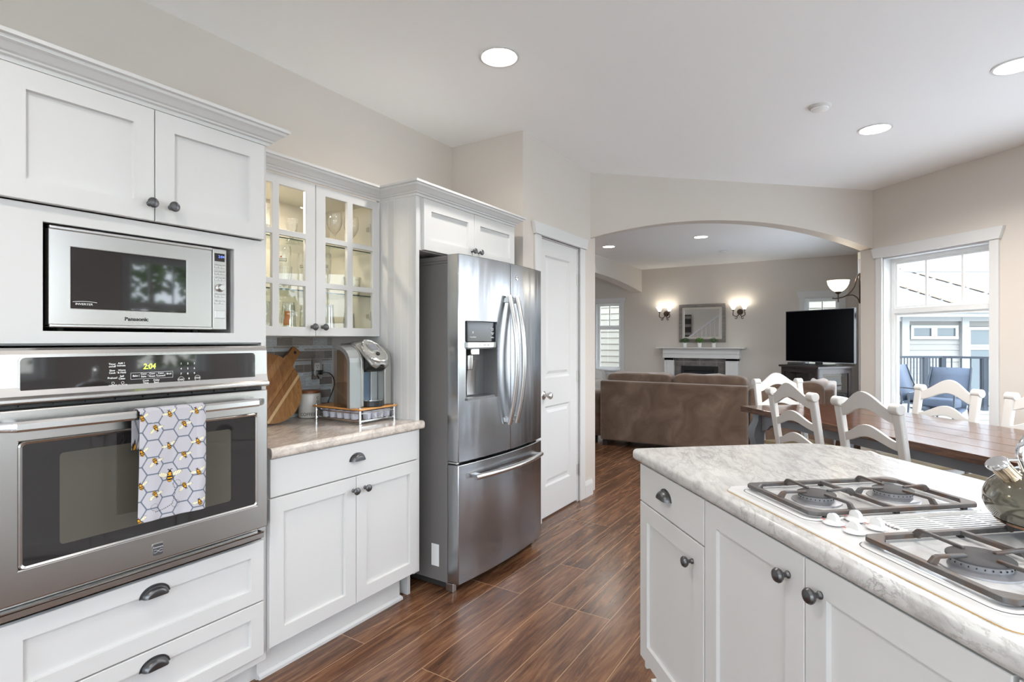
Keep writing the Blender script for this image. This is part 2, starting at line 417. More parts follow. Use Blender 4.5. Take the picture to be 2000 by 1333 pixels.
def arch_header(name, F, u0, u1, zs, sag, thick, n=44, ztop=CEIL):
    mb = MB(); c = (u1-u0)/2; R = (c*c+sag*sag)/(2*sag)
    z = lambda u: zs+math.sqrt(max(0, R*R-(u-u0-c)**2))-(R-sag)
    us = [u0+(u1-u0)*i/n for i in range(n+1)]; vs = []; fs = []
    for u in us: vs += [F(u, z(u), 0), F(u, ztop, 0), F(u, z(u), -thick), F(u, ztop, -thick)]
    for i in range(n):
        a, b = 4*i, 4*i+4
        fs += [(a, b, b+1, a+1), (a+2, a+3, b+3, b+2), (a+1, b+1, b+3, a+3)]
    fs += [(0, 1, 3, 2), (4*n, 4*n+2, 4*n+3, 4*n+1)]
    mb.add(vs, fs); vs2 = []; 
    mb.add(vs, [(4*i, 4*i+2, 4*i+6, 4*i+4) for i in range(n)], 0, True)
    o = mb.build(name, M['wall'], angle=30); return struct(o)

F_left = frame((XW, -2.6), (0, 1), (1, 0))
F_pan = frame((-1.955, 3.222), (0, 1), (1, 0))
F_ret = frame((XW, 3.222), (1, 0), (0, -1))
F_arch = frame(A0, AD, AN)
F_win = frame(A1, WD, WN)
F_far = frame((0, FARY), (1, 0), (0, -1))
F_lr = frame((.02, 6.42), (0, 1), (-1, 0))
F_right = frame((2.94, 3.64), (0, -1), (-1, 0))
F_back = frame((2.94, -2.6), (-1, 0), (0, 1))
HALL = 4.50
wall('wall_left', F_left, 5.822)
wall('wall_return', F_ret, -XW-1.955-.11, thick=.12)
wall('wall_pantry', F_pan, A0.y-3.222, holes=[(.243, .888, 0, 2.088)], thick=.11)
wall('wall_hall', frame((-1.98, HALL), (-1, 0), (0, 1)), 5.2, thick=.1)
arch_header('wall_arch', F_arch, 0, (A1-A0).length+.0, 2.215, .21, .14)
WIN1 = (.105, 1.045, .35, 2.108)
wall('wall_window', F_win, 3.90, holes=[WIN1, (1.62, 3.50, .10, 2.30)], u0=-.138, thick=.145)
wall('wall_living_right', F_lr, FARY-6.42, holes=[(1.0, 3.2, .5, 2.25)], thick=.12, u0=.02)
WL = (-4.765, -4.205, .70, 2.125); WR = (-.80, -.265, .80, 2.075)
wall('wall_far', F_far, .14, holes=[WL, WR], u0=-7.2, thick=.14)
arch_header('wall_living_left', frame((-3.75, 5.9), (0, 1), (1, 0)), 0, FARY-5.9, 2.31, .165, .22)
wall('wall_alcove', frame((-7.2, HALL), (0, 1), (1, 0)), FARY-HALL, holes=[(1.2, 2.9, .6, 2.2)])  # opening out of view, put in to light the living room
WK = (.06, .83, .95, 2.28); WS = (1.60, 3.80, .95, 2.50)
wall('wall_right', F_right, 6.24, holes=[WK, WS, (4.5, 5.8, .5, 2.4)])
wall('wall_back', F_back, 5.52, holes=[(.3, 2.5, .02, 2.45), (3.1, 5.0, .75, 2.25)])
OUT = [(-7.35, -2.75), (3.09, -2.75), (3.09, 3.72), (.23, 6.43), (.16, 6.6), (.16, 11.03), (-7.35, 11.03)]
mb = MB(); mb.prism(OUT, -.12, 0); struct(mb.build('floor', M['floor']))
mb = MB(); mb.prism(OUT, CEIL, CEIL+.15); struct(mb.build('ceiling', M['ceiling']))

# ------------------------------------------------------------------ windows
def window(num, F, u0, u1, w0, w1, recess=.09, thick=.14, transom=None, mun=(), mun_low=(), cw=.075, casing=True, cap=.10, sill=True, ledge=.02, fw=.035):
    r = bpy.data.objects.new('window_%d' % num, None); COL.objects.link(r); r.empty_display_size = .05; struct(r)
    p = F((u0+u1)/2, w0, 0); r.location = p
    mb = MB(F); e = .012                                  # liner boards of the opening
    mb.box(u0-.001, u0+e, w0, w1, -thick, .0); mb.box(u1-e, u1+.001, w0, w1, -thick, 0)
    mb.box(u0, u1, w1-e, w1+.001, -thick, 0); mb.box(u0, u1, w0-.001, w0+e, -thick, 0)
    mb.build('jamb', M['trim'], r, True)
    a, b, c, d = u0+e, u1-e, w0+e, w1-e
    mb = MB(F); q0, q1 = -recess-.05, -recess
    mb.box(a, a+fw, c, d, q0, q1); mb.box(b-fw, b, c, d, q0, q1); mb.box(a+fw, b-fw, d-fw, d, q0, q1); mb.box(a+fw, b-fw, c, c+fw, q0, q1)
    if transom: mb.box(a+fw, b-fw, transom-.024, transom+.024, q0, q1+.004)
    mb.build('frame', M['vinyl'], r, True, bevel=.003)
    parts = [(c+fw, (transom-.024) if transom else d-fw, mun_low)]
    if transom: parts.append((transom+.024, d-fw, mun))
    elif mun: parts = [(c+fw, d-fw, mun)]
    for lo, hi, ms in parts:
        if hi-lo < .02: continue
        mb = MB(F); s = .02                                # sash ring
        mb.box(a+fw, a+fw+s, lo, hi, q0+.01, q1-.012); mb.box(b-fw-s, b-fw, lo, hi, q0+.01, q1-.012)
        mb.box(a+fw+s, b-fw-s, lo, lo+s, q0+.01, q1-.012); mb.box(a+fw+s, b-fw-s, hi-s, hi, q0+.01, q1-.012)
        sh = mb.build('sash', M['vinyl'], r, True)
        for k in ms:
            mb = MB(F); mb.box(k-.009, k+.009, lo+s, hi-s, q0+.018, q1-.016); mb.build('muntin', M['vinyl'], r, True)
        mb = MB(F); mb.add([(a+fw+s, lo+s, q0+.03), (b-fw-s, lo+s, q0+.03), (b-fw-s, hi-s, q0+.03), (a+fw+s, hi-s, q0+.03)], [(0,1,2,3)])
        mb.build('glass', M['pane'], r, True)
    if casing:
        mb = MB(F)
        mb.box(u0-cw, u0+.004, w0-(0 if sill else cw), w1+.004, 0, ledge); mb.box(u1-.004, u1+cw, w0-(0 if sill else cw), w1+.004, 0, ledge)
        if not sill: mb.box(u0+.004, u1-.004, w0-cw, w0+.004, 0, ledge)
        else: mb.box(u0-cw-.02, u1+cw+.02, w0-.022, w0+.001, 0, ledge+.02); mb.box(u0-cw, u1+cw, w0-.09, w0-.022, 0, ledge-.004)
        mb.build('casing', M['trim'], r, True, bevel=.003)
        mb = MB(F); o = .042; y0, y1 = w1+.004, w1+cap
        mb.prism([(u0-cw-.012, y0), (u1+cw+.012, y0), (u1+cw+o, y1), (u0-cw-o, y1)], 0, ledge+.012)
        mb.build('head_casing', M['trim'], r, True, bevel=.003)
    return r
k1 = (WIN1[1]-WIN1[0])
window(1, F_win, *WIN1, recess=.085, thick=.145, transom=1.605, mun=(.105+k1*.36, .105+k1*.69), cw=.062, fw=.032)
window(2, F_far, *WL, recess=.06, transom=1.60, mun=((WL[0]+WL[1])/2,), cw=.085, cap=.095)
window(3, F_far, *WR, recess=.06, transom=1.50, mun=((WR[0]+WR[1])/2,), cw=.085, cap=.115)
window(4, F_right, *WK, recess=.06, transom=1.72, mun=(.32, .575), cw=.07)
window(5, F_right, *WS, recess=.06, transom=1.80, mun=(2.04, 2.48, 2.92, 3.36), mun_low=(2.33, 3.07), cw=.08)  # large unseen window, put in to bring more light into the kitchen
window(6, F_win, 1.62, 3.50, .10, 2.30, recess=.085, thick=.145, transom=1.605, mun=(2.12, 2.5, 2.88), mun_low=(2.5,), cw=.062)  # unseen second window, widened to light the arch wall
window(7, F_lr, 1.0, 3.2, .5, 2.25, recess=.06, thick=.12, transom=1.7, mun=(1.55, 2.1, 2.65), mun_low=(2.1,), cw=.04, cap=.08, ledge=.014)
window(8, F_right, 4.5, 5.8, .5, 2.4, recess=.06)  # unseen window, added for more light from the right wall
window(9, F_back, .3, 2.5, .02, 2.45, recess=.06, mun_low=(1.4,), sill=False, cw=.02)  # unseen back window, added to brighten the arch wall and island
window(10, F_back, 3.1, 5.0, .75, 2.25, recess=.06, mun_low=(4.05,))  # unseen back window, added to brighten the island doors and drawer

# light portals in the openings (guide the daylight only)
def portal(F, u0, u1, w0, w1, n):
    p = F((u0+u1)/2, (w0+w1)/2, -.2)
    o = area('daylight_portal', p, (0,0,0), u1-u0, w1-w0, 1, portal=True)
    o.rotation_euler = Vector((n[0], n[1], 0)).to_track_quat('-Z', 'Z').to_euler()
portal(F_win, 1.62, 3.50, .10, 2.30, WN); portal(F_win, *WIN1, WN); portal(F_right, *WS, (-1, 0)); portal(F_right, 4.5, 5.8, .5, 2.4, (-1, 0)); portal(F_right, *WK, (-1, 0))
portal(F_lr, 1.0, 3.2, .5, 2.25, (-1, 0)); portal(F_back, .3, 2.5, .02, 2.45, (0, 1)); portal(F_back, 3.1, 5.0, .75, 2.25, (0, 1))
portal(frame((-7.2, HALL), (0, 1), (1, 0)), 1.2, 2.9, .6, 2.2, (1, 0)); portal(F_far, *WL, (0, -1)); portal(F_far, *WR, (0, -1))

# ------------------------------------------------------------------ pantry door
def door_pantry():
    r = bpy.data.objects.new('door_1', None); COL.objects.link(r); struct(r); r.location = (-1.955, 3.78, 0)
    F = frame((-1.955, 0), (0, 1), (1, 0)); xo = -.012
    y0, y1, z0, z1 = 3.469, 4.106, .012, 2.080
    us = [y0, 3.553, 3.968-.02, y1]; 
    u2, u3 = y0+.092, y1-.130
    holes = [(u2, u3, .235, .835), (u2, u3, 1.045, 1.965)]
    mb = MB(F); us = [y0, u2, u3, y1]; ws = [z0, .235, .835, 1.045, 1.965, z1]
    mb.cells(us, ws, lambda i, j: not (i == 1 and j in (1, 3)), xo, xo-.035, lambda u, w, o: (u, w, o))
    for a, b, c, d in holes:                                  # raised panels with a bevelled border
        rings = [(0, xo), (.014, xo-.011), (.030, xo-.011), (.052, xo-.004)]
        vs = []
        for i, q in rings: vs += [(a+i, c+i, q), (b-i, c+i, q), (b-i, d-i, q), (a+i, d-i, q)]
        fs = [(12, 13, 14, 15)]+[(j*4+k, j*4+(k+1) % 4, (j+1)*4+(k+1) % 4, (j+1)*4+k) for j in range(3) for k in range(4)]
        mb.add(vs, fs)
        mb.add([(a, c, xo-.03), (b, c, xo-.03), (b, d, xo-.03), (a, d, xo-.03)], [(0,1,2,3)])
    mb.build('door_panel', M['trim'], r, True)
    mb = MB(F)                                                # jamb
    mb.box(3.455, 3.467, 0, 2.095, -.11, .0); mb.box(4.108, 4.120, 0, 2.095, -.11, 0); mb.box(3.455, 4.12, 2.083, 2.095, -.11, 0)
    mb.build('jamb', M['trim'], r, True)
    mb = MB(F); mb.box(3.375, 3.458, 0, 2.092, 0, .018); mb.box(4.116, 4.205, 0, 2.092, 0, .018); mb.build('casing', M['trim'], r, True, bevel=.003)
    mb = MB(F); mb.prism([(3.363, 2.092), (4.217, 2.092), (4.25, 2.178), (3.332, 2.178)], 0, .03); mb.build('head_casing', M['trim'], r, True, bevel=.003)
    mb = MB(F); K = lambda pr: mb.lathe([(a, b) for a, b in pr], (0, 0, 0), 20, 'z')
    mb2 = MB(lambda x, y, z: F(3.535+x, .922+y, xo+z))
    mb2.lathe([(.032, 0), (.032, .004), (.028, .008), (.012, .012), (.011, .032), (.020, .040), (.027, .052), (.027, .060), (.020, .068), (.0001, .071)], (0,0,0), 24, 'z')
    mb2.build('door_knob', M['nickel'], r, True)
    for z in (1.83, 1.035, .26):
        mb = MB(F); mb.box(4.096, 4.114, z-.045, z+.045, xo-.002, xo+.004)
        mb.lathe([(.006, z-.047), (.006, z+.047)], (4.107, 0, 0), 8, 'z') if False else None
        mb.box(4.101, 4.111, z-.047, z+.047, xo+.003, xo+.012)
        mb.build('hinge', M['nickel'], r, True, bevel=.002)
door_pantry()
def baseboard(name, F, u0, u1, h=.13):
    mb = MB(F); mb.prism([(0, 0), (.018, 0), (.018, h-.03), (.010, h), (0, h)], u0, u1, f=lambda x, y, z: (z, y, x)); struct(mb.build(name, M['trim']))
baseboard('baseboard_pantry', F_pan, 4.205-3.222, A0.y-3.222+.018)
baseboard('baseboard_far', F_far, -7.19, -3.25)
baseboard('baseboard_far.001', F_far, -1.84, .0)
baseboard('baseboard_window', F_win, -.13, 3.88)
baseboard('baseboard_right', F_right, 0, 6.2)
baseboard('baseboard_alcove', frame((-7.2, HALL), (0, 1), (1, 0)), 0, 6.3)
baseboard('baseboard_hall', frame((-1.98, HALL+.1), (-1, 0), (0, 1)), 0, 5.2) if False else None

# ------------------------------------------------------------------ ceiling fittings
def downlight(x, y, label, power, r=.088, group='recessed ceiling downlights'):
    t = thing('recessed_downlight', label, 'ceiling light', (x, y, CEIL), 0, group)
    mb = MB(); mb.lathe([(r+.016, 0), (r+.016, -.004), (r+.004, -.006), (r, -.003), (r-.004, .002)], n=36, caps=False); mb.build('trim_ring', M['trim'], t)
    mb = MB(); mb.lathe([(.0001, -.0015), (r*.98, -.0015), (r*.98, .001)], n=36, caps=False); mb.build('diffuser', M['lamp'], t)
    l = area('downlight_beam', (0, 0, -.012), (0, 0, 0), r*1.7, r*1.7, power, (1, .95, .89), shape='DISK', spread=math.radians(150)); l.parent = t
    return t
downlight(-1.55, 2.321, 'large round recessed ceiling light above the refrigerator, biggest of the kitchen lights', 5)
downlight(.096, 4.494, 'round recessed ceiling light between the smoke detector and the dining window wall', 16)
downlight(.703, 3.855, 'round recessed ceiling light cut by the edge of the picture above the dining table', 14)
downlight(-3.261, 7.934, 'small recessed ceiling light in the living room nearest the side archway', 7)
downlight(-1.864, 7.88, 'small recessed ceiling light in the middle of the living room ceiling', 7)
downlight(-1.0, -.15, 'unseen added fill light in the ceiling behind the camera position', 7)  # not seen; added as warm fill on the island and cabinets
downlight(.55, 1.35, 'unseen added fill light in the ceiling over the island, above the picture', 4)  # added out of view as fill from above
downlight(1.5, -.3, 'unseen added fill light in the ceiling near the sink window', 7)  # added out of view as extra fill from behind
def detector(x, y, label, r):
    t = thing('smoke_detector', label, 'smoke detector', (x, y, CEIL))
    mb = MB(); mb.lathe([(r, 0), (r, -.006), (r*.92, -.012), (r*.80, -.014)], n=30); mb.build('mounting_plate', M['trim'], t)
    mb = MB(); mb.lathe([(r*.80, -.013), (r*.78, -.022), (r*.5, -.027), (.0001, -.028)], n=30); mb.build('sensor_cap', M['white'], t)
detector(-.202, 3.878, 'flat round white smoke detector on the kitchen ceiling', .062)
detector(-1.843, 9.291, 'small smoke detector on the living room ceiling beyond the arch', .07)

# ------------------------------------------------------------------ left kitchen run
XF = -1.925                       # plane of the cabinet fronts
FL = lambda u, w, o: (XF+o, u, w)
def knob(parent, F, u, w, o, name='knob'):
    mb = MB(lambda x, y, z: F(u+x, w+y, o+z))
    mb.lathe([(.0085, 0), (.0085, .003), (.0055, .007), (.0055, .014), (.0125, .019), (.0160, .024), (.0165, .028), (.0135, .033), (.007, .0358), (.0001, .0365)], n=22)
    return mb.build(name, M['pewter'], parent, WORLD)
def cup_pull(parent, F, u, w, o):
    """half-round bin pull with a flange and three screws"""
    mb = MB(lambda x, y, z: F(u+x, w+y, o+z)); hw, hh, dp = .040, .030, .024
    def shell(a, b):                                 # a 0..1 across, b 0..1 from the flange to the lip
        t = PI*(1-a); x = hw*math.cos(t); y = hh*math.sin(t)
        k = math.sin(b*PI/2); s = math.cos(b*PI/2)*.42+.58
        return (x*s if b > 0 else x, (y*s if b > 0 else y)-.006, dp*k)
    mb.grid(21, 9, shell)
    def inner(a, b): x, y, z = shell(a, b); return (x*.94, y*.94-.0004, z*.93)
    mb.grid(21, 9, inner)
    vs = [];  n = 20                                 # bulged belly in front
    for i in range(n+1):
        t = PI*(1-i/n); vs += [(hw*1.14*math.cos(t), hh*1.16*math.sin(t)-.006, 0), (hw*.98*math.cos(t), hh*.98*math.sin(t)-.006, 0), (hw*1.14*math.cos(t), hh*1.16*math.sin(t)-.006, .002), (hw*.98*math.cos(t), hh*.98*math.sin(t)-.006, .002)]
    fs = []
    for i in range(n): a, b = 4*i, 4*i+4; fs += [(a+2, a+3, b+3, b+2), (a, a+2, b+2, b), (a+1, b+1, b+3, a+3), (a, b, b+1, a+1)]
    mb.add(vs, fs)
    # front dome between the shell's lips
    def dome(a, b):
        t = PI*(1-a); x = hw*.58*math.cos(t)*(1-b*.98); y = hh*.58*math.sin(t)*(1-b*.98)-.006
        return (x, y, dp*(1-.0*b))
    mb.grid(21, 4, dome)
    for sx, sy in ((-.036, .0), (.036, .0), (0, .026)): mb.lathe([(.0028, .001), (.0026, .0035), (.0001, .0042)], (sx, sy, 0), 10)
    return mb.build('cup_pull', M['pewter'], parent, WORLD)
WORLD = True
CROWN = [(0, .0), (.006, .0), (.010, .012), (.018, .016), (.020, .022), (.026, .026), (.042, .044), (.050, .050), (.052, .060), (.062, .063), (.062, .076), (0, .076)]
def crown(parent, z, path, side=1, extra=.0):
    mb = MB(); mb.sweep([(a+.001, b*.85+z) for a, b in CROWN], path, side=side)
    return mb.build('crown_moulding', M['cab'], parent, WORLD, angle=50)

# --- tall oven cabinet
TY0, TY1 = .465, 1.267
t = thing('tall_oven_cabinet', 'tall white cabinet holding the wall oven and the microwave', 'cabinet', (-2.25, .866, 0))
mb = MB()
mb.box(XW+.002, XF-.02, TY0, TY0+.018, .10, 2.077); mb.box(XW+.002, XF-.02, TY1-.018, TY1, .10, 2.077)
mb.box(XW+.002, XW+.012, TY0+.018, TY1-.018, .10, 2.077); mb.box(XW+.012, XF-.02, TY0+.018, TY1-.018, 2.06, 2.077)
mb.box(XW+.012, XF-.02, TY0+.018, TY1-.018, .13, .148); mb.box(XW+.012, XF-.02, TY0+.018, TY1-.018, .572, .588)
mb.box(XW+.012, XF-.02, TY0+.018, TY1-.018, 1.315, 1.333); mb.box(XW+.012, XF-.02, TY0+.018, TY1-.018, 1.69, 1.706)
# face frame: stiles, rails and the panel round the microwave niche
us = [TY0, TY0+.020, .586, 1.140, TY1-.020, TY1]; ws = [.10, .132, .575, .612, 1.320, 1.356, 1.662, 1.7085, 2.068, 2.078]
def solid(i, j):
    if i in (0, 4): return True
    if j in (1, 3, 7): return False                     # drawers, oven, doors
    if j == 5: return i != 2
    return True
mb.cells(us, ws, solid, -.02, 0, FL)
for yy in (.586, 1.140): mb.box(XF-.45, XF-.02, yy-(.006 if yy < 1 else 0), yy+(.006 if yy > 1 else 0), 1.333, 1.69)
mb.build('carcass', M['cab'], t, WORLD, bevel=.0015, seg=1)
mb = MB(); mb.box(XF-.44, XF-.43, .59, 1.136, 1.334, 1.69); mb.box(XF-.43, XF-.021, .592, 1.134, 1.3335, 1.3345); mb.build('niche_lining', M['dark'], t, WORLD)
for u0, u1, ku in ((TY0+.020, .8635, .848), (.8665, TY1-.020, .912)):
    mb = MB(FL); mb.shaker(u0, u1, 1.712, 2.070, .020, fr=.058); d = mb.build('door', M['cab'], t, WORLD)
    knob(d, FL, ku, 1.765, .020)
for w0, w1 in ((.345, .571), (.135, .340)):
    mb = MB(FL); mb.shaker(TY0+.020, TY1-.022, w0, w1, .020, fr=.052); d = mb.build('drawer', M['cab'], t, WORLD)
    cup_pull(d, FL, .864, w1-.052, .020)
mb = MB(); mb.box(XW+.01, XF-.075, TY0, TY1, .0, .10); mb.build('toe_kick', M['cab'], t, WORLD)
crown(t, 2.077, [(XF+.0, TY0), (XF+.0, TY1), (XW+.35, TY1)], side=1)

# --- base cabinet
BY0, BY1 = 1.270, 2.108
t = thing('base_cabinet', 'low white cabinet with one drawer and two doors under the marble counter', 'cabinet', (-2.25, 1.70, 0))
mb = MB(); mb.box(XW+.002, XF-.001, BY0, BY0+.016, .13, .872); mb.box(XW+.002, XF-.001, BY1-.016, BY1, .13, .872)
mb.box(XW+.002, XF-.02, BY0+.016, BY1-.016, .13, .146); mb.box(XW+.002, XW+.01, BY0+.016, BY1-.016, .146, .872); mb.box(XF-.02, XF-.001, BY0+.016, BY1-.016, .706, .726)
mb.box(XF-.02, XF-.001, 1.690, 1.706, .146, .706); mb.build('carcass', M['cab'], t, WORLD)
mb = MB(FL); mb.slab(BY0+.002, BY1-.002, .722, .870, .018); d = mb.build('drawer', M['cab'], t, WORLD); cup_pull(d, FL, 1.703, .795, .018)
for u0, u1, ku in ((BY0+.001, 1.6965, 1.680), (1.6995, BY1-.002, 1.748)):
    mb = MB(FL); mb.shaker(u0, u1, .145, .717, .018, fr=.060); d = mb.build('door', M['cab'], t, WORLD); knob(d, FL, ku, .657, .018)
mb = MB(); mb.box(XW+.01, XF-.06, BY0-.004, BY1-.055, .0, .13); mb.sweep([(0, 0), (.012, 0), (.012, .012), (.004, .022), (0, .022)], [(XF-.06, BY0), (XF-.06, BY1-.055), (XF-.2, BY1-.055)], side=1)
mb.build('toe_kick', M['cab'], t, WORLD)

# --- counter on the left run, rounded front edge
def edge_prof(h0, h1, r, n=6):     # (out, up) section of a rounded slab edge, ending at out=0 line
    rr = (h1-h0)/2
    return [(-.04, h0)]+[(-r+r*math.cos(a), h0+r+r*math.sin(a)) for a in [(-90+90*i/n)*PI/180 for i in range(n+1)]]+[(-r+r*math.cos(a), h1-r+r*math.sin(a)) for a in [(90*i/n)*PI/180 for i in range(n+1)]]+[(-.04, h1)]
XC = -1.890
mb = MB(); mb.box(XW+.004, XC-.04, BY0-.002, BY1+.0005, .873, .915); mb.sweep([(max(o_, -.030), u_) for o_, u_ in edge_prof(.873, .915, .014)], [(XC-.0001, BY0-.002), (XC-.0001, BY1+.030)], side=1)
mb.box(XC-.041, XC-.029, BY0-.002, BY1+.0005, .873, .915)
o = mb.build('countertop', M['marble2'], None, angle=50); tag(o, 'veined marble-look countertop between the oven and the refrigerator', 'countertop')

# --- mosaic backsplash on the wall
def backsplash():
    rnd = random.Random(11); cols = [(.27,.245,.225), (.36,.335,.31), (.46,.445,.43), (.62,.65,.68), (.72,.77,.82), (.09,.09,.10)]
    ms = []
    for i, c in enumerate(cols):
        m = mat('mosaic_tile_%s' % ['brown','taupe','stone','grey','ice','charcoal'][i], c, .12 if i in (3, 4, 5) else .3)
        g = N(m); n1 = g.noise(g.coords((3, 3, 20)), 9, 5, .7, 1.0); lo = tuple(x*.72 for x in c); hi = tuple(min(1, x*1.25) for x in c)
        g.l(g.ramp(n1, [(.3, lo), (.7, hi)]), g.p.inputs['Base Color']); ms.append(m)
    ms.append(mat('pale_grout', (.74, .76, .78), .8))
    mb = MB(lambda u, w, o: (XW+.003+o, u, w)); mb.box(1.25, 2.11, .9, 1.36, -.002, .003, 6)
    z = .917; k = 0; pat = [.014, .046, .014, .014, .046, .014]
    while z < 1.355:
        h = pat[k % len(pat)]; k += 1; u = 1.25+rnd.uniform(-.12, 0)
        while u < 2.108:
            L = rnd.choice([.055, .095, .13]) if h > .03 else rnd.choice([.10, .15, .20])
            a, b = max(1.25, u), min(2.108, u+L-.003)
            if b-a > .006:
                if h > .03: c = rnd.choices([0, 1, 2, 3, 4, 5], [3, 4, 3, 3, 2, .5])[0]
                else: c = rnd.choices([1, 2, 3, 4], [1, 1, 3, 4])[0]
                mb.box(a, b, z, min(z+h-.003, 1.36), .003, .0065 if c > 2 else .005, c)
            u += L
        z += h
    o = mb.build('trim_backsplash', ms); struct(o)
backsplash()

# --- glass-front wall cabinet
XG = -2.182
FG = lambda u, w, o: (XG+o, u, w)
t = thing('glass_door_cabinet', 'white wall cabinet with two glazed doors and lit glassware inside', 'cabinet', (-2.38, 1.69, 1.35))
mb = MB(); y0, y1 = 1.272, 2.107
mb.box(XW+.002, XG-.02, y0, y0+.016, 1.352, 2.077); mb.box(XW+.002, XG-.02, y1-.016, y1, 1.352, 2.077)
mb.box(XW+.002, XG-.02, y0+.016, y1-.016, 1.352, 1.369); mb.box(XW+.002, XG-.02, y0+.016, y1-.016, 2.058, 2.077); mb.box(XW+.002, XW+.010, y0+.016, y1-.016, 1.369, 2.058)
mb.build('carcass', M['cab_in'], t, WORLD)
mb = MB(FG); mb.box(y0, y1, 1.348, 1.352, -.30, -.02) ; mb.build('underside', M['cab'], t, WORLD)
GZ = [1.350, 1.392, 1.581, 1.607, 1.803, 1.829, 2.027, 2.072]
for u0, u1, cols, ku in ((y0+.001, 1.6925, [y0+.001, 1.336, 1.4655, 1.5005, 1.6375, 1.6925], 1.672), (1.6955, y1-.001, [1.6955, 1.7515, 1.884, 1.9205, 2.0555, y1-.001], 1.732)):
    mb = MB(); mb.cells(cols, GZ, lambda i, j: not (i in (1, 3) and j in (1, 3, 5)), -.018, 0, FG); d = mb.build('door', M['cab'], t, WORLD, bevel=.0015, seg=1)
    for i in (1, 3):
        for j in (1, 3, 5):
            mb = MB(FG); mb.box(cols[i]+.0005, cols[i+1]-.0005, GZ[j]+.0005, GZ[j+1]-.0005, -.0125, -.0095); mb.build('glass_pane', M['cabglass'], d, WORLD)
    knob(d, FG, ku, 1.393, 0)
for z in (1.562, 1.798):
    mb = MB(); mb.box(XW+.012, XG-.045, y0+.02, y1-.02, z, z+.006, 0); mb.box(XG-.045, XG-.0445, y0+.02, y1-.02, z, z+.006, 1); mb.build('glass_shelf', [M['shelfglass'], M['shelfedge']], t, WORLD)
for z in (1.46, 1.93):
    mb = MB(); mb.box(XG-.075, XG-.020, y1-.030, y1-.0165, z-.012, z+.012); mb.box(XG-.022, XG-.0185, y1-.055, y1-.02, z-.022, z+.022); mb.build('hinge', M['nickel'], t, WORLD, bevel=.003)
mb = MB(); mb.lathe([(.036, 2.0575), (.036, 2.054), (.030, 2.052), (.026, 2.0555)], (-2.36, 1.505, 0), 24, caps=False); pk = mb.build('puck_light', M['nickel'], t, WORLD)
mb = MB(); mb.lathe([(.0001, 2.0535), (.028, 2.0535), (.028, 2.055)], (-2.36, 1.505, 0), 24, caps=False); mb.build('diffuser', M['lamp'], pk, WORLD)
l = area('puck_beam', (-2.36, 1.505, 2.051), (0, 0, 0), .05, .05, 3.0, (1, .86, .68), shape='DISK'); l.parent = t; l.location = (l.location.x+2.38, l.location.y-1.69, 2.051-1.35)
crown(t, 2.077, [(XG, y0+.001), (XG, y1+.001)], side=1)

# --- refrigerator surround and the cabinet over it
t = thing('refrigerator_cabinet', 'white surround with a tall side panel and two small doors above the refrigerator', 'cabinet', (-2.25, 2.65, 0))
mb = MB(); mb.box(XW+.002, XF-.060, 2.110, 2.132, .0, 2.077)                        # grooved side panel, notched at the toe kick
mb.box(XF-.060, XF-.012, 2.110, 2.132, .132, 2.077); mb.box(XF-.012, XF+.002, 2.108, 2.134, .132, 2.077)
mb.build('side_panel', M['cab'], t, WORLD, bevel=.0015, seg=1)
mb = MB()
for xg in (-2.13, -2.08, -2.03, -1.98): mb.box(xg-.001, xg+.001, 2.1093, 2.1102, .92, 1.35 if xg < XG else 2.07)
mb.build('bead_groove', M['cab_in'], t, WORLD)
mb = MB(); mb.box(XW+.002, XF-.02, 2.134, 3.04, 1.800, 1.818); mb.box(XW+.002, XF-.02, 2.134, 2.15, 1.818, 2.077); mb.box(XW+.002, XF-.02, 3.024, 3.040, 1.818, 2.077)
mb.box(XW+.002, XF-.02, 2.15, 3.024, 2.06, 2.077); mb.box(XF-.02, XF-.001, 2.134, 2.158, 1.80, 2.077); mb.box(XF-.02, XF-.001, 3.034, 3.045, 1.80, 2.077); mb.box(XF-.02, XF-.001, 2.585, 2.601, 1.80, 2.077)
mb.build('carcass', M['cab'], t, WORLD)
for u0, u1, ku in ((2.152, 2.5915, 2.567), (2.5945, 3.036, 2.632)):
    mb = MB(FL); mb.shaker(u0, u1, 1.802, 2.070, .018, fr=.058); d = mb.build('door', M['cab'], t, WORLD); knob(d, FL, ku, 1.850, .018)
mb = MB(); mb.box(XW+.002, XF-.012, 3.150, 3.172, .0, 1.8) if False else None
crown(t, 2.077, [(XG-.02, 2.109), (XF+.002, 2.109), (XF+.002, 3.046), (XW+.30, 3.046)], side=1)

# ------------------------------------------------------------------ microwave
t = thing('microwave_oven', 'stainless built-in microwave with dark window above the wall oven', 'microwave', (-2.15, .855, 1.345))
FM = lambda u, w, o: (-1.928+o, u, w)
y0, y1, z0, z1 = .599, 1.112, 1.367, 1.656
yd = 1.062
mb = MB(FM); mb.box(y0+.004, y1-.004, z0+.004, z1-.004, -.36, -.03); mb.build('body', M['black'], t, WORLD)
for fy in (y0+.05, y1-.07):
    for fo in (-.08, -.33): mb = MB(FM); mb.lathe([(.014, 0), (.012, z0+.005-1.345)], (fy, 1.345, fo), 12, 'y'); mb.build('foot', M['black'], t, WORLD)
mb = MB(FM); wn = (.651, .972, 1.424, 1.600)
mb.cells([y0, wn[0], wn[1], yd-.0015], [z0, wn[2], wn[3], z1], lambda i, j: not (i == 1 and j == 1), -.03, 0, lambda u, w, o: (u, w, o))
d = mb.build('door', M['steel'], t, WORLD, bevel=.003)
mb = MB(FM); mb.box(wn[0]+.0005, wn[1]-.0005, wn[2]+.0005, wn[3]-.0005, -.01, -.001); g = mb.build('window', M['ovenglass'], d, WORLD)
mb = MB(); text(mb, 'INVERTER', .0085, lambda x, y, z: FM(.683+x, 1.4335+y, .0001+z), squeeze=1.15); 
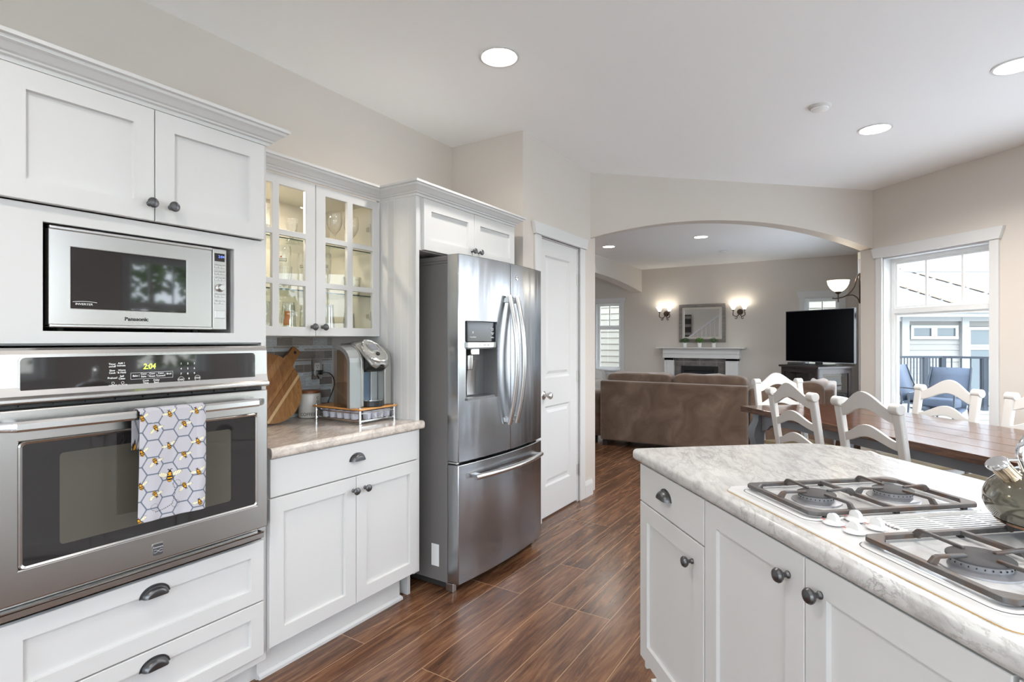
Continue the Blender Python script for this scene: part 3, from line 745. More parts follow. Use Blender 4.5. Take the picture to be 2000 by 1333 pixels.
mb.add([FM(.655+.06*i/12, 1.4415+.0025*math.sin(PI*i/12)+w, .0004) for i in range(13) for w in (0, .0012)], [(2*i, 2*i+2, 2*i+3, 2*i+1) for i in range(12)]); mb.build('lettering', M['wprint'], g, WORLD)
mb = MB(); text(mb, 'Panasonic', .0155, lambda x, y, z: FM(.822+x, 1.3915+y, .0004+z), bold=.0005, squeeze=1.1); mb.build('lettering', M['ink'], d, WORLD)
for zz in (z0-.0005, z1-.010):
    mb = MB(FM); mb.box(y0, yd-.0015, zz, zz+.0105, -.028, .006); mb.build('edge_trim', M['steel_b'], d, WORLD, bevel=.003)
mb = MB(FM); mb.box(yd, y1, z0, z1, -.03, .002); pn = mb.build('control_panel', M['steel'], t, WORLD, bevel=.003)
mb = MB(FM); mb.box(yd+.006, y1-.007, 1.611, 1.640, .0, .0028); mb.build('display', M['ovenglass'], pn, WORLD, bevel=.001)
mb = MB(); text(mb, '2:04', .013, lambda x, y, z: FM(1.092+x, 1.624+y, .003+z)); mb.build('clock_digits', mat('dim_blue_digits', (.05,.08,.3), .5, emit=(.15, .25, .9), es=1.0), pn, WORLD)
for k, zz in enumerate((1.591, 1.568, 1.546, 1.487, 1.463)):
    n = 3 if k < 4 else 2
    for q in range(n):
        w = (y1-.007-(yd+.006))/n; mb = MB(FM); mb.box(yd+.006+w*q+.0006, yd+.006+w*(q+1)-.0006, zz-.0032, zz+.0032, .001, .0042); mb.build('button', M['steel_b'], pn, WORLD, bevel=.001)
mb = MB(); 
for k, zz in enumerate((1.5975, 1.5745, 1.5525, 1.4935, 1.4695)):
    for q in range(3): text(mb, ('Power', 'Defrost', 'Timer', 'Sensor', 'Quick', 'More', 'Less', 'Clock')[(k*3+q) % 8], .0042, lambda x, y, z: FM(yd+.0125+.0135*q+x, zz+y-.0004, .0021+z), depth=.0002)
mb.build('lettering', M['ink'], pn, WORLD)
mb = MB(lambda x, y, z: FM(yd+.026+x, 1.517+y, z)); mb.lathe([(.0145, .001), (.0145, .004), (.012, .006), (.0115, .017), (.010, .019), (.0001, .019)], n=26); mb.build('dial', M['steel_b'], pn, WORLD)
mb = MB(FM); mb.box(yd+.007, y1-.007, 1.408, 1.436, .001, .0040); mb.build('door_button', M['steel_b'], pn, WORLD, bevel=.0015)

# ------------------------------------------------------------------ wall oven
t = thing('wall_oven', 'stainless wall oven with black glass door and lit clock', 'oven', (-2.15, .854, .60))
XO = -1.866
FO = lambda u, w, o: (XO+o, u, w)
a, b = .474, 1.235
mb = MB(); mb.box(-2.48, XF+.004, a+.014, b-.012, .612, 1.305); mb.box(XF-.03, XF+.018, a+.02, b-.02, 1.148, 1.168); mb.build('body', M['black'], t, WORLD)
# control panel: slightly crowned face with a rolled bottom lip
mb = MB(); prof = [(XF+.004, 1.309), (XO-.012, 1.309), (XO-.002, 1.303), (XO+.002, 1.292), (XO+.004, 1.205), (XO+.010, 1.182), (XO+.020, 1.174), (XO+.020, 1.164), (XO+.008, 1.160), (XF+.004, 1.160)]
vs = [(x, y, z) for y in (a-.008, b-.004) for x, z in prof]; n = len(prof)
mb.add(vs, [tuple(range(n)), tuple(range(n, 2*n))[::-1]]+[(i, (i+1) % n, n+(i+1) % n, n+i) for i in range(n)])
cp = mb.build('control_panel', M['steel'], t, WORLD, bevel=.003)
mb = MB(FO); mb.prism(rrect(.519, 1.180, 1.186, 1.284, .012), .0022, .0062); cg = mb.build('control_glass', M['ovenglass'], cp, WORLD)
mb = MB(FO); mb.prism(rrect(.515, 1.184, 1.182, 1.288, .014), .001, .0045); mb.build('bezel', M['steel_b'], cp, WORLD)
mb = MB(); text(mb, '2:04', .024, lambda x, y, z: FO(.828+x+(y*.12), 1.241+y, .0065+z), depth=.0002, squeeze=.86)
mb.build('clock_digits', mat('green_clock_digits', (.4, .7, .05), .5, emit=(.62, 1, .05), es=2.2), cg, WORLD)
mb = MB()
T = lambda s, u, w, sz=.0075, bd=.00015: text(mb, s, sz, lambda x, y, z: FO(u+x, w+y, .0065+z), depth=.0002, bold=bd)
for s, u, w in (('Timer', .728, 1.257), ('on/off', .728, 1.250), ('Add 1', .752, 1.259), ('minute', .752, 1.252), ('Slow', .728, 1.238), ('Cook', .728, 1.231), ('Warm', .753, 1.238), ('& Hold', .753, 1.231),
                ('Preheat', .728, 1.216), ('Self', .753, 1.220), ('Clean', .753, 1.213), ('LIGHT', .730, 1.193), ('CLOCK', .755, 1.193),
                ('Bake', .789, 1.219), ('Conv', .812, 1.224), ('Bake', .812, 1.216), ('Conv', .836, 1.224), ('Roast', .836, 1.216), ('Conv', .861, 1.224), ('Convert', .861, 1.216), ('Broil', .885, 1.221),
                ('Cook', .818, 1.203), ('Time', .818, 1.196), ('Delay', .848, 1.203), ('Start', .848, 1.196), ('START', .922, 1.1995), ('STOP', .974, 1.202)): T(s, u, w)
for k, s in enumerate('123456789'): T(s, .922+.021*(k % 3), 1.251-.0165*(k//3), .0085)
T('0', .947, 1.2015, .0085)
def ring(mb, u, w, r, t_=.0008):
    c = [(u+r*math.cos(2*PI*i/20), w+r*math.sin(2*PI*i/20)) for i in range(20)]; ci = [(u+(r-t_)*math.cos(2*PI*i/20), w+(r-t_)*math.sin(2*PI*i/20)) for i in range(20)]
    mb.add([FO(x, y, .0067) for x, y in c+ci], [(i, (i+1) % 20, 20+(i+1) % 20, 20+i) for i in range(20)])
ring(mb, .922, 1.2025, .0095); ring(mb, .974, 1.2045, .0095); ring(mb, .755, 1.203, .004); ring(mb, .730, 1.203, .004)
def fr(u0, u1, w0, w1, e=.0008):
    for q in ((u0, u1, w0, w0+e), (u0, u1, w1-e, w1), (u0, u0+e, w0, w1), (u1-e, u1, w0, w1)): mb.add([FO(q[0], q[2], .0067), FO(q[1], q[2], .0067), FO(q[1], q[3], .0067), FO(q[0], q[3], .0067)], [(0,1,2,3)])
fr(.776, .897, 1.211, 1.231)
for u in (.740, ):
    for w in (1.252, 1.233, 1.216): fr(u, u+.0008, w, w+.006)
for u in (.799, .824, .848, .873): fr(u, u+.0008, 1.217, 1.225)
mb.build('lettering', M['wprint'], cg, WORLD, recalc=False)
# door
dz0, dz1 = .634, 1.146; gw = (.522, 1.187, .727, 1.056)
mb = MB(FO); mb.cells([a, gw[0]-.004, gw[1]+.004, b], [dz0, gw[2]-.004, gw[3]+.004, dz1], lambda i, j: not (i == 1 and j == 1), -.045, 0, lambda u, w, o: (u, w, o))
dr = mb.build('door', M['steel'], t, WORLD, bevel=.004)
mb = MB(FO); out = rrect(gw[0]-.006, gw[1]+.006, gw[2]-.006, gw[3]+.006, .014, 5); inn = rrect(gw[0]+.003, gw[1]-.003, gw[2]+.003, gw[3]-.003, .009, 5); n = len(out)
mb.add([(x, y, .0) for x, y in out]+[(x, y, .0035) for x, y in rrect(gw[0]-.003, gw[1]+.003, gw[2]-.003, gw[3]+.003, .012, 5)]+[(x, y, .0005) for x, y in inn],
       [(j*n+i, j*n+(i+1) % n, (j+1)*n+(i+1) % n, (j+1)*n+i) for j in range(2) for i in range(n)])
mb.build('bezel', M['steel_b'], dr, WORLD)
mb = MB(FO); mb.box(gw[0]-.003, gw[1]+.003, gw[2]-.003, gw[3]+.003, -.03, .0008); og = mb.build('glass', M['ovenglass'], dr, WORLD)
mb = MB(FO); mb.prism(rrect(.604, 1.092, .764, 1.018, .01), .0009, .0013); mb.build('viewing_window', mat('smoky_oven_window', (.085, .078, .062), .05, 0, .8), og, WORLD)
# handle: flat bowed bar on two posts
mb = MB(); n = 24; vs = []
hy0, hy1 = .468, 1.196
for i in range(n+1):
    u = hy0+(hy1-hy0)*i/n; q = (i/n*2-1); x = -1.818+.010*(1-q*q)-(.016*max(0, abs(q)-.94)/.06); h = .0145 if abs(q) < .985 else .012
    for dx, dz in ((-.005, -h), (.003, -h*.93), (.006, -h*.5), (.006, h*.5), (.003, h*.93), (-.005, h)): vs.append((x+dx, u, 1.107+dz))
fs = [tuple(range(6)), tuple(range(n*6, n*6+6))[::-1]]+[(i*6+k, i*6+(k+1) % 6, (i+1)*6+(k+1) % 6, (i+1)*6+k) for i in range(n) for k in range(6)]
mb.add(vs, fs, 0, True); hd = mb.build('handle', M['steel_b'], dr, WORLD, angle=25)
for u in (.50, 1.165):
    mb = MB(); mb.box(XO-.002, -1.815, u-.012, u+.012, 1.096, 1.118); mb.build('bracket', M['steel_b'], hd, WORLD, bevel=.003)
# badge
mb = MB(FO); mb.prism(rrect(.838, .871, .651, .690, .004), 0, .003); bd = mb.build('badge', M['steel_b'], dr, WORLD)
mb = MB(FO); mb.prism(rrect(.840, .869, .653, .688, .003), .003, .0035); 
mb.build('badge_field', mat('badge_grey', (.12,.12,.13), .4, .6), bd, WORLD)
mb = MB(); text(mb, 'Kenmore', .0075, lambda x, y, z: FO(.8545+x, .6765+y, .0036+z), depth=.0002)
for s_ in (1, -1):
    pts = [(.841+.027*i/12, .666+s_*.0045*math.sin(PI*(i/12*1.6-.8))) for i in range(13)]
    mb.add([FO(p[0], p[1]+w, .0037) for p in pts for w in (0, .001)], [(2*i, 2*i+2, 2*i+3, 2*i+1) for i in range(12)])
mb.build('lettering', M['wprint'], bd, WORLD, recalc=False)
mb = MB(); mb.box(XF+.001, XO-.018, a+.004, b-.004, .606, .612); mb.box(XO-.022, XO-.018, a+.004, b-.004, .590, .612); mb.box(XF+.001, XF+.012, a+.01, b-.01, .612, .630); mb.build('lower_trim', M['steel'], t, WORLD, bevel=.002)
mb = MB(); mb.box(XF+.0005, XO-.03, a+.010, b-.010, 1.1475, 1.1595)
for k in range(9): mb.box(XO-.030, XO-.024, a+.05+.075*k, a+.10+.075*k, 1.151, 1.156)
mb.build('vent_strip', M['black'], t, WORLD)

# ------------------------------------------------------------------ bee tea towel over the oven handle
def towel():
    y0, y1, top, bot = .772, .964, 1.1235, .792; nu, nv = 192, 360
    SQ = .0295                                            # honeycomb size
    small = []
    def px(x, y): return (x/1055., y/1333.)               # places read off the cloth
    W_ = y1-y0; H_ = top-bot
    for x, y, r in ((465,145,1),(772,110,1),(640,270,2),(322,312,2),(790,450,1),(465,492,1),(645,608,2),(318,662,2),(795,790,1),(655,950,2),(322,1012,2),(812,1130,1),(170,195,1),(170,555,1),(170,905,1),(160,1270,1),(-30,0,1)):
        small.append(((x-150)/735.*W_, (y-130+(x-150)*.105)/1165.*H_, r))
    def colour(u, v):                                     # metres from the top left corner
        base = (.50, .485, .525); c = base
        # hexagon outline
        w = SQ*1.5; h = SQ*math.sqrt(3)
        uu, vv = u+.008, v+.012
        best = []
        for i in (math.floor(uu/w)-1, math.floor(uu/w), math.floor(uu/w)+1, math.floor(uu/w)+2):
            for j in (math.floor(vv/h)-1, math.floor(vv/h), math.floor(vv/h)+1, math.floor(vv/h)+2):
                cx = i*w; cy = j*h+(h/2 if i % 2 else 0); best.append(math.hypot(uu-cx, (vv-cy)))
        best.sort()
        if best[1]-best[0] < .0034: c = (.15, .17, .215)
        def ell(px_, py_, cx, cy, a, b, ang):
            x, y = px_-cx, py_-cy; ca, sa = math.cos(ang), math.sin(ang); return ((x*ca+y*sa)/a)**2+((-x*sa+y*ca)/b)**2
        def bee(c, x, y, s, ang):
            dx, dy = u-x, v-y; ca, sa = math.cos(ang), math.sin(ang); lx, ly = dx*ca+dy*sa, -dx*sa+dy*ca      # ly down the body
            lx /= s; ly /= s
            if abs(lx) > 1.6 or abs(ly) > 1.2: return c
            for sg in (-1, 1):
                e = ell(lx, ly, sg*.80, -.10, .62, .27, -sg*.28)
                if e < 1: c = (.10, .08, .06) if e > .86 else ((.80, .76, .58) if math.sin(lx*26+ly*13) > -.7 else (.52, .47, .30))
            if ell(lx, ly, 0, -.42, .17, .17, 0) < 1: c = (.03, .02, .02)
            if ell(lx, ly, 0, -.12, .29, .28, 0) < 1: c = (.75, .36, .03) if ell(lx, ly, 0, -.14, .19, .15, 0) < 1 else (.03, .02, .02)
            e = ell(lx, ly, 0, .40, .34, .50, 0)
            if e < 1 and ly > .0:
                c = (.72, .36, .03) if (math.sin((ly+lx*lx*.3)*19) > .12 and e < .74) else (.03, .02, .02)
            for sg in (-1, 1):
                if abs(ly+.62+.1*abs(lx)) < .05 and .05 < sg*lx < .26: c = (.03, .02, .02)
                if abs(lx-sg*(.30+ly*.25)) < .03 and -.1 < ly < .65: c = (.03, .02, .02)
            return c
        for x, y, r in small: c = bee(c, x, y, .0155, -.35 if r == 1 else 2.65)
        bx, by = (483-150)/735.*W_, (810-130+35)/1165.*H_
        c = bee(c, bx, by, .0255, 0)
        # dashed flight trail
        for ax, ay, r in ((562, 915, 45), (312, 1140, 38), (548, 1128, 42)):
            cx, cy = (ax-150)/735.*W_, (ay-130+(ax-150)*.105)/1165.*H_; rr = r/735.*W_
            d = math.hypot(u-cx, v-cy)
            if abs(d-rr) < .0007 and math.sin(math.atan2(v-cy, u-cx)*14) > -.2: c = (.05, .05, .06)
        x = (u/W_*735+150); yv = v/H_*1165+130-(x-150)*.105
        tx = 520+22*math.sin((yv-900)/60)
        if 900 < yv < 1110 and abs(x-tx) < 3.2 and math.sin(yv*.33) > -.2: c = (.05, .05, .06)
        if 320 < x < 520 and abs(yv-(1190-(x-320)**2/560)) < 4.5 and math.sin(x*.33) > -.2: c = (.05, .05, .06)
        return c
    me = bpy.data.meshes.new('tea_towel'); vs = []; fs = []; cols = []
    drop = [0]
    def pos(i, j):                                        # front sheet, over the bar, back sheet
        u = i/(nu-1); y = y0+(y1-y0)*u
        if j < 14:                                        # back fold
            q = j/13.; return (-1.838, y-.002, 1.00+(1.112-1.00)*q)
        if j < 22:
            a_ = PI-PI*(j-14)/8; r = .0135; return (-1.8165+.0045+r*1.28*math.cos(a_), y-.002*(1-(j-14)/8.), 1.1135+.0115*math.sin(a_))
        v = (j-22)/(nv-23.)
        z = top-.004-(top-bot)*v-(.012*u*0)
        x = -1.7925-.004*v+.0035*math.sin(u*7.5+.6)*min(1, v*2)+.0018*math.sin(u*19+v*5)*v
        if u > .86: x += .0022*math.sin((u-.86)/.14*PI)
        return (x, y+.0035*v*(u-.3)-.003*v, z-.004*(u)*v)
    for j in range(nv):
        for i in range(nu):
            vs.append(pos(i, j)); u = i/(nu-1)*W_
            v = (.02+.004*j) if j < 20 else (0 if j < 22 else (j-22)/(nv-23.)*H_)
            cols.append(colour(u, v))
    for j in range(nv-1):
        for i in range(nu-1): fs.append((j*nu+i, j*nu+i+1, (j+1)*nu+i+1, (j+1)*nu+i))
    off = Vector((-1.80, .868, .95)); vs = [(p[0]-off.x, p[1]-off.y, p[2]-off.z) for p in vs]
    me.from_pydata(vs, [], fs); me.polygons.foreach_set('use_smooth', [True]*len(fs))
    at = me.color_attributes.new('print', 'FLOAT_COLOR', 'POINT'); buf = []
    for c in cols: buf += [c[0], c[1], c[2], 1]
    at.data.foreach_set('color', buf)
    m = mat('bee_print_cotton', (.6,.6,.6), .85, spec=.1); g = N(m); ca = g.n('VertexColor', _layer_name='print'); g.l(ca.outputs[0], g.p.inputs['Base Color'])
    me.materials.append(m); o = bpy.data.objects.new('tea_towel', me); COL.objects.link(o); o.location = off
    so = o.modifiers.new('cloth_thickness', 'SOLIDIFY'); so.thickness = .0016; so.offset = -1
    tag(o, 'grey honeycomb and bee patterned tea towel hanging over the oven handle', 'towel')
towel()

# ------------------------------------------------------------------ refrigerator
t = thing('refrigerator', 'tall stainless french door refrigerator with ice dispenser and bottom freezer', 'refrigerator', (-2.15, 2.685, 0))
RY0, RY1, XD = 2.246, 3.122, -1.755
mid = 2.7035; half = (RY1-RY0)/2; cy = (RY0+RY1)/2
fx = lambda y: XD+.030*(1-((y-cy)/half)**2)
mb = MB(); mb.box(-2.52, -1.832, RY0+.004, RY1-.004, .045, 1.738); mb.build('case', M['fridge_side'], t, WORLD, bevel=.004)
mb = MB(); mb.box(-2.52, -1.83, RY0+.006, RY1-.006, 1.738, 1.752); mb.box(-2.1, -1.838, RY0+.006, RY0+.11, 1.752, 1.778); mb.box(-2.1, -1.838, RY1-.11, RY1-.006, 1.752, 1.778); mb.build('hinge_cover', M['fridge_side'], t, WORLD, bevel=.004)
mb = MB(); mb.box(-2.45, -1.82, RY0+.02, RY1-.02, .012, .046); mb.build('base_grille', M['dark'], t, WORLD)
for yy in (RY0+.012, RY1-.042):
    mb = MB(); mb.box(-1.850, -1.800, yy, yy+.03, 0, .044); mb.build('front_foot', M['nickel'], t, WORLD, bevel=.003)
mb = MB(); mb.box(-1.941, -1.889, RY0+.0028, RY0+.0042, .121, .238); mb.build('paper_label', M['white'], t, WORLD)
def curved(name, ya, yb, za, zb, hole=None, parent=t):
    mb = MB(); base = {ya, yb}|{ya+(yb-ya)*i/14 for i in range(15)}
    if hole: base = {y for y in base if all(abs(y-h) > .006 for h in hole[:2])}|set(hole[:2])
    ys = sorted(base); zs = sorted({za, zb}|({hole[2], hole[3]} if hole else set())); xb = -1.828; e = .006
    for j in range(len(zs)-1):
        for i in range(len(ys)-1):
            if hole and hole[0]-1e-6 <= ys[i] < hole[1]-1e-6 and hole[2]-1e-6 <= zs[j] < hole[3]-1e-6: continue
            a_, b_, c_, d_ = ys[i], ys[i+1], zs[j], zs[j+1]
            mb.add([(fx(a_), a_, c_), (fx(b_), b_, c_), (fx(b_), b_, d_), (fx(a_), a_, d_)], [(0,1,2,3)], 0, True)
    for z in (za, zb):
        mb.add([(fx(y), y, z) for y in ys]+[(xb, y, z) for y in ys], [(i, i+1, len(ys)+i+1, len(ys)+i) for i in range(len(ys)-1)])
    for y in (ya, yb): mb.add([(fx(y), y, z) for z in zs]+[(xb, y, z) for z in zs], [(i, i+1, len(zs)+i+1, len(zs)+i) for i in range(len(zs)-1)])
    mb.add([(xb, ya, za), (xb, yb, za), (xb, yb, zb), (xb, ya, zb)], [(0,1,2,3)])
    return mb.build(name, M['steel_v'], parent, WORLD, bevel=.004, seg=2)
H = (2.300, 2.566, 1.012, 1.434)
ld = curved('left_door', RY0, mid-.002, .690, 1.783, H)
rd = curved('right_door', mid+.002, RY1, .690, 1.783)
fz = curved('freezer_drawer', RY0, RY1, .052, .676)
# dispenser
mb = MB(); mb.box(-1.80, fx(2.43)-.002, H[0]+.001, H[1]-.001, 1.322, H[3]-.001); mb.build('dispenser_display', M['dispglass'], ld, WORLD, bevel=.003)
mb = MB(); mb.box(-1.80, fx(2.43)+.004, H[0]+.001, H[1]-.001, 1.288, 1.320); mb.build('dispenser_strip', M['steel_b'], ld, WORLD, bevel=.003)
mb = MB(); xr = -1.822
mb.box(xr-.004, xr, H[0], H[1], H[2], 1.288); mb.box(xr, fx(H[0])-.001, H[0]-.0, H[0]+.003, H[2], 1.288); mb.box(xr, fx(H[1])-.001, H[1]-.003, H[1], H[2], 1.288); mb.box(xr, fx(2.43)-.002, H[0]+.003, H[1]-.003, H[2]-.002, H[2]+.010)
mb.box(xr, fx(2.43)-.004, H[0]+.003, H[1]-.003, 1.284, 1.288)
mb.build('dispenser_recess', M['disp'], ld, WORLD)
mb = MB(); mb.grid(9, 8, lambda a_, b_: (xr+.012+.03*(1-b_)**2+.006*math.sin(PI*a_), 2.372+.085*a_+.02*b_, 1.225-.195*b_)); mb.build('dispenser_paddle', M['steel_b'], ld, WORLD, recalc=False)
mb = MB(); mb.box(xr, -1.745, 2.345, 2.42, 1.250, 1.286); mb.lathe([(.022, 1.17), (.026, 1.20), (.026, 1.252)], (-1.775, 2.36, 0), 18); mb.build('ice_chute', M['steel'], ld, WORLD, bevel=.004)
mb = MB(); X_ = fx(2.43)-.0014
for s, u, w in (('Ice', 2.345, 1.372), ('Off', 2.345, 1.366), ('Energy Saver', 2.348, 1.344), ('Fridge', 2.530, 1.392), ('Alarm', 2.530, 1.384), ('Freezer', 2.530, 1.368), ('3 sec', 2.530, 1.361), ('Lighting', 2.530, 1.343)): text(mb, s, .0105, lambda x, y, z: (X_+z, u+x, w+y), depth=.0002, bold=.0002)
mb.build('lettering', M['wprint'], ld, WORLD)
mb = MB(); X2 = fx(2.43)+.0045
for u in (2.405, 2.440): text(mb, 'o', .016, lambda x, y, z: (X2+z, u+x, 1.300+y), depth=.0002)
text(mb, 'cubed   crushed', .008, lambda x, y, z: (X2+z, 2.47+x, 1.301+y), depth=.0002); mb.build('lettering', M['ink'], ld, WORLD)
# handles
for dd, yb_, sgn in ((ld, 2.662, -1), (rd, 2.742, 1)):
    pts = []
    for i in range(29):
        q = i/28*2-1; z = 1.216+.372*q; bow = 1-q*q
        pts.append((fx(yb_)+.020+.052*bow, yb_, z))
    mb = MB(); mb.tube(pts, .0125, 10, ry=.018, up=(0,1,0)); h_ = mb.build('handle', M['steel_b'], dd, WORLD)
    for z in (.868, 1.564): mb = MB(); mb.box(fx(yb_)-.002, fx(yb_)+.024, yb_-.009, yb_+.009, z-.016, z+.016); mb.build('bracket', M['steel_b'], h_, WORLD, bevel=.003)
pts = []
for i in range(29):
    q = i/28*2-1; y = 2.70+.358*q; pts.append((fx(y)+.030+.022*(1-q*q), y, .602))
mb = MB(); mb.tube(pts, .0145, 12); h_ = mb.build('handle', M['steel_b'], fz, WORLD)
for y in (2.375, 3.025): mb = MB(); mb.box(fx(y)-.002, fx(y)+.034, y-.022, y+.022, .594, .612); mb.build('bracket', M['steel_b'], h_, WORLD, bevel=.003)
mb = MB(); mb.lathe([(.012, 0), (.012, .003), (.009, .004), (.0001, .004)], (fx(2.76), 2.775, 1.700), 18, 'x') ; mb.build('badge', M['chrome'], rd, WORLD)
for y, z in ((RY0+.01, .683), (RY1-.03, .683)): mb = MB(); mb.box(-1.83, -1.775, y, y+.02, z-.004, z+.004); mb.build('middle_hinge', M['nickel'], t, WORLD)

# ------------------------------------------------------------------ things on the left counter
# cutting board leaning on the backsplash
t = thing('cutting_board', 'round striped wooden cutting board with a handle leaning on the tiled backsplash', 'cutting board', (-2.43, 1.64, .9155))
lean = math.radians(13)
bm_ang = math.radians(47)                                # direction of the handle in the board's own plane
R_ = .176; cu, cw_ = 0, .1775
def BF(p, q, o):                                         # p across the grain, q along the grain (handle), o out of the board
    ca, sa = math.cos(bm_ang), math.sin(bm_ang); u = q*ca+p*sa; w = q*sa-p*ca+cw_
    return (-w*math.sin(lean)+o*math.cos(lean), u, w*math.cos(lean)+o*math.sin(lean))
hw = .026; a0 = math.degrees(math.asin(hw/R_))
outl = [(R_*math.sin(math.radians(x)), R_*math.cos(math.radians(x))) for x in [a0+2+(356-2*a0)*i/60 for i in range(61)]]
outl += [(-hw, R_+.03), (-hw, .262), (-hw+.006, .268), (hw-.006, .268), (hw, .262), (hw, R_+.03)]
# stripes of different timber running with the handle, cut out of the outline
def clip(poly, lo, hi):
    def cut(P, x, keep):
        out = []
        for i in range(len(P)):
            A, B = P[i], P[(i+1) % len(P)]; ia, ib = keep(A[0]), keep(B[0])
            if ia: out.append(A)
            if ia != ib: s_ = (x-A[0])/(B[0]-A[0]); out.append((x, A[1]+s_*(B[1]-A[1])))
        return out
    P = cut(poly, lo, lambda x: x >= lo); return cut(P, hi, lambda x: x <= hi) if P else P
stripes = [(-.2, -.105, 0), (-.105, -.062, 3), (-.062, -.026, 0), (-.026, .004, 3), (.004, .026, 0), (.026, .040, 2), (.040, .048, 0), (.048, .053, 1), (.053, .084, 3), (.084, .100, 2), (.100, .2, 0)]
stripes = [(-.2, -.105, 0), (-.105, -.062, 3), (-.062, -.026, 0), (-.026, .026, 3), (.026, .044, 0), (.044, .049, 1), (.049, .078, 3), (.078, .092, 2), (.092, .2, 0)]
mb = MB(BF)
for lo, hi, m_ in stripes:
    P = clip(outl, lo, hi)
    if len(P) > 2: mb.prism(P, .0, .018, m_)
M['acacia_m'] = wood('mid_acacia_wood', (.24, .10, .035), (.42, .20, .075), (22, 22, 2.0))
mb.build('board', [M['acacia'], M['acacia_d'], M['acacia_l'], M['acacia_m']], t, weld=False)
mb = MB(BF); mb.lathe([(.0085, .0181), (.0085, .0186), (.0001, .0186)], (0, .243, 0), 16); mb.build('hanging_hole', M['dark'], t)
mb = MB()
for k, ch in enumerate('SERVING'):
    an = math.radians(63-k*11.0)                          # lettering follows the rim
    rr = R_-.026; th = an+math.radians(0)
    u0_, w0_ = rr*math.cos(th-.17), rr*math.sin(th-.17)
    rot = th-.17-PI/2
    def f(x, y, z, u0_=u0_, w0_=w0_, rot=rot):
        u = u0_+x*math.cos(rot)-y*math.sin(rot); w = w0_+x*math.sin(rot)+y*math.cos(rot)+cw_
        o = .0181+z; return (-w*math.sin(lean)+o*math.cos(lean), u, w*math.cos(lean)+o*math.sin(lean))
    text(mb, ch, .019, f, depth=.0003)
mb.build('engraved_lettering', M['acacia_d'], t)

# coffee canister
t = thing('coffee_canister', 'white ceramic coffee canister with a brown wooden lid beside the cutting board', 'canister', (-2.497, 1.900, .9155))
mb = MB(); mb.lathe([(.048, 0), (.056, .003), (.058, .010), (.058, .118), (.055, .128), (.051, .131)], n=40); mb.build('jar', mat('glazed_ceramic', (.80, .78, .74), .2), t)
mb = MB(); mb.lathe([(.052, .1315), (.0545, .133), (.0545, .142), (.050, .146), (.0001, .146)], n=40); mb.build('lid', M['lidwood'], t)
mb = MB()
def cyl(a0_, z0_, r=.0583): return lambda x, y, z: ((r+z)*math.cos(a0_+x/r), (r+z)*math.sin(a0_+x/r), z0_+y)
text(mb, 'COFFEE', .0235, cyl(math.radians(-48), .014), depth=.0003, bold=.0)
for ch, z_ in (('C', .100), ('O', .080), ('F', .060), ('F', .040)): text(mb, ch, .0200, cyl(math.radians(5), z_), depth=.0003)
mb.build('lettering', M['ink'], t)

# wall socket with plug
t = thing('wall_outlet', 'chrome-framed wall outlet with two sockets on the tiled backsplash', 'outlet', (XW+.008, 1.999, 1.168))
FS = lambda u, w, o: (o, u, w)
mb = MB(FS); mb.box(-.036, .036, -.058, .058, 0, .008); mb.build('cover_plate', M['chrome'], t, bevel=.004)
mb = MB(FS); mb.prism(rrect(-.0165, .0165, -.034, .034, .003), .008, .0115); mb.build('socket', M['white'], t)
mb = MB(FS)
for w in (.018, -.018):
    for u in (-.006, .006): mb.box(u-.0012, u+.0012, w-.002, w+.006, .0115, .0119)
    mb.lathe([(.0024, .0115), (.0024, .0119)], (0, w-.008, 0), 8)
mb.build('socket_slots', M['dark'], t)
t = thing('power_cord', 'black power cord and plug running from the outlet behind the coffee maker', 'power cord', (XW+.020, 1.999, 1.150))
mb = MB(FS); mb.box(-.013, .015, -.012, .012, .0, .030); mb.tube([(.0, 0, .028), (.004, -.001, .040)], .007, 8); mb.build('plug', M['black'], t, bevel=.003)
pts = [Vector(p) for p in ((.038, .004, -.001), (.060, .030, -.004), (.062, .058, -.030), (.058, .068, -.075), (.055, .052, -.120), (.050, .034, -.165), (.045, .036, -.205), (.04, .05, -.228), (.05, .07, -.2305), (.08, .085, -.2305))]
def smooth(P, n=6):
    out = []
    for i in range(len(P)-1):
        p0, p1, p2, p3 = P[max(0, i-1)], P[i], P[i+1], P[min(len(P)-1, i+2)]
        for k in range(n):
            t_ = k/n; out.append(.5*((2*p1)+(-p0+p2)*t_+(2*p0-5*p1+4*p2-p3)*t_*t_+(-p0+3*p1-3*p2+p3)*t_**3))
    return out+[P[-1]]
mb = MB(); mb.tube(smooth(pts), .0032, 7); mb.build('cable', M['black'], t)

# pod rack with a bamboo top
RX0, RX1, RYa, RYb = -2.395, -2.040, 1.838, 2.098
t = thing('pod_rack', 'chrome wire coffee pod rack with a bamboo top under the coffee maker', 'rack', ((RX0+RX1)/2, (RYa+RYb)/2, .9155))
rx, ry = (RX1-RX0)/2, (RYb-RYa)/2; ht = .0795
mb = MB(); mb.box(-rx, rx, -ry, ry, ht-.010, ht); mb.build('bamboo_top', M['bamboo'], t, bevel=.003)
for sx in (-1, 1):
    for sy in (-1, 1):
        mb = MB(); x, y = sx*(rx-.014), sy*(ry-.014)
        mb.lathe([(.010, 0), (.010, .003), (.0065, .005), (.0065, ht-.012)], (x, y, 0), 14); mb.build('post', M['chrome'], t)
        mb = MB(); mb.lathe([(.0095, ht), (.0095, ht+.003), (.006, ht+.005), (.0001, ht+.005)], (x, y, 0), 14); mb.build('post_cap', M['chrome'], t)
mb = MB()
a_, b_ = rx-.016, ry-.016
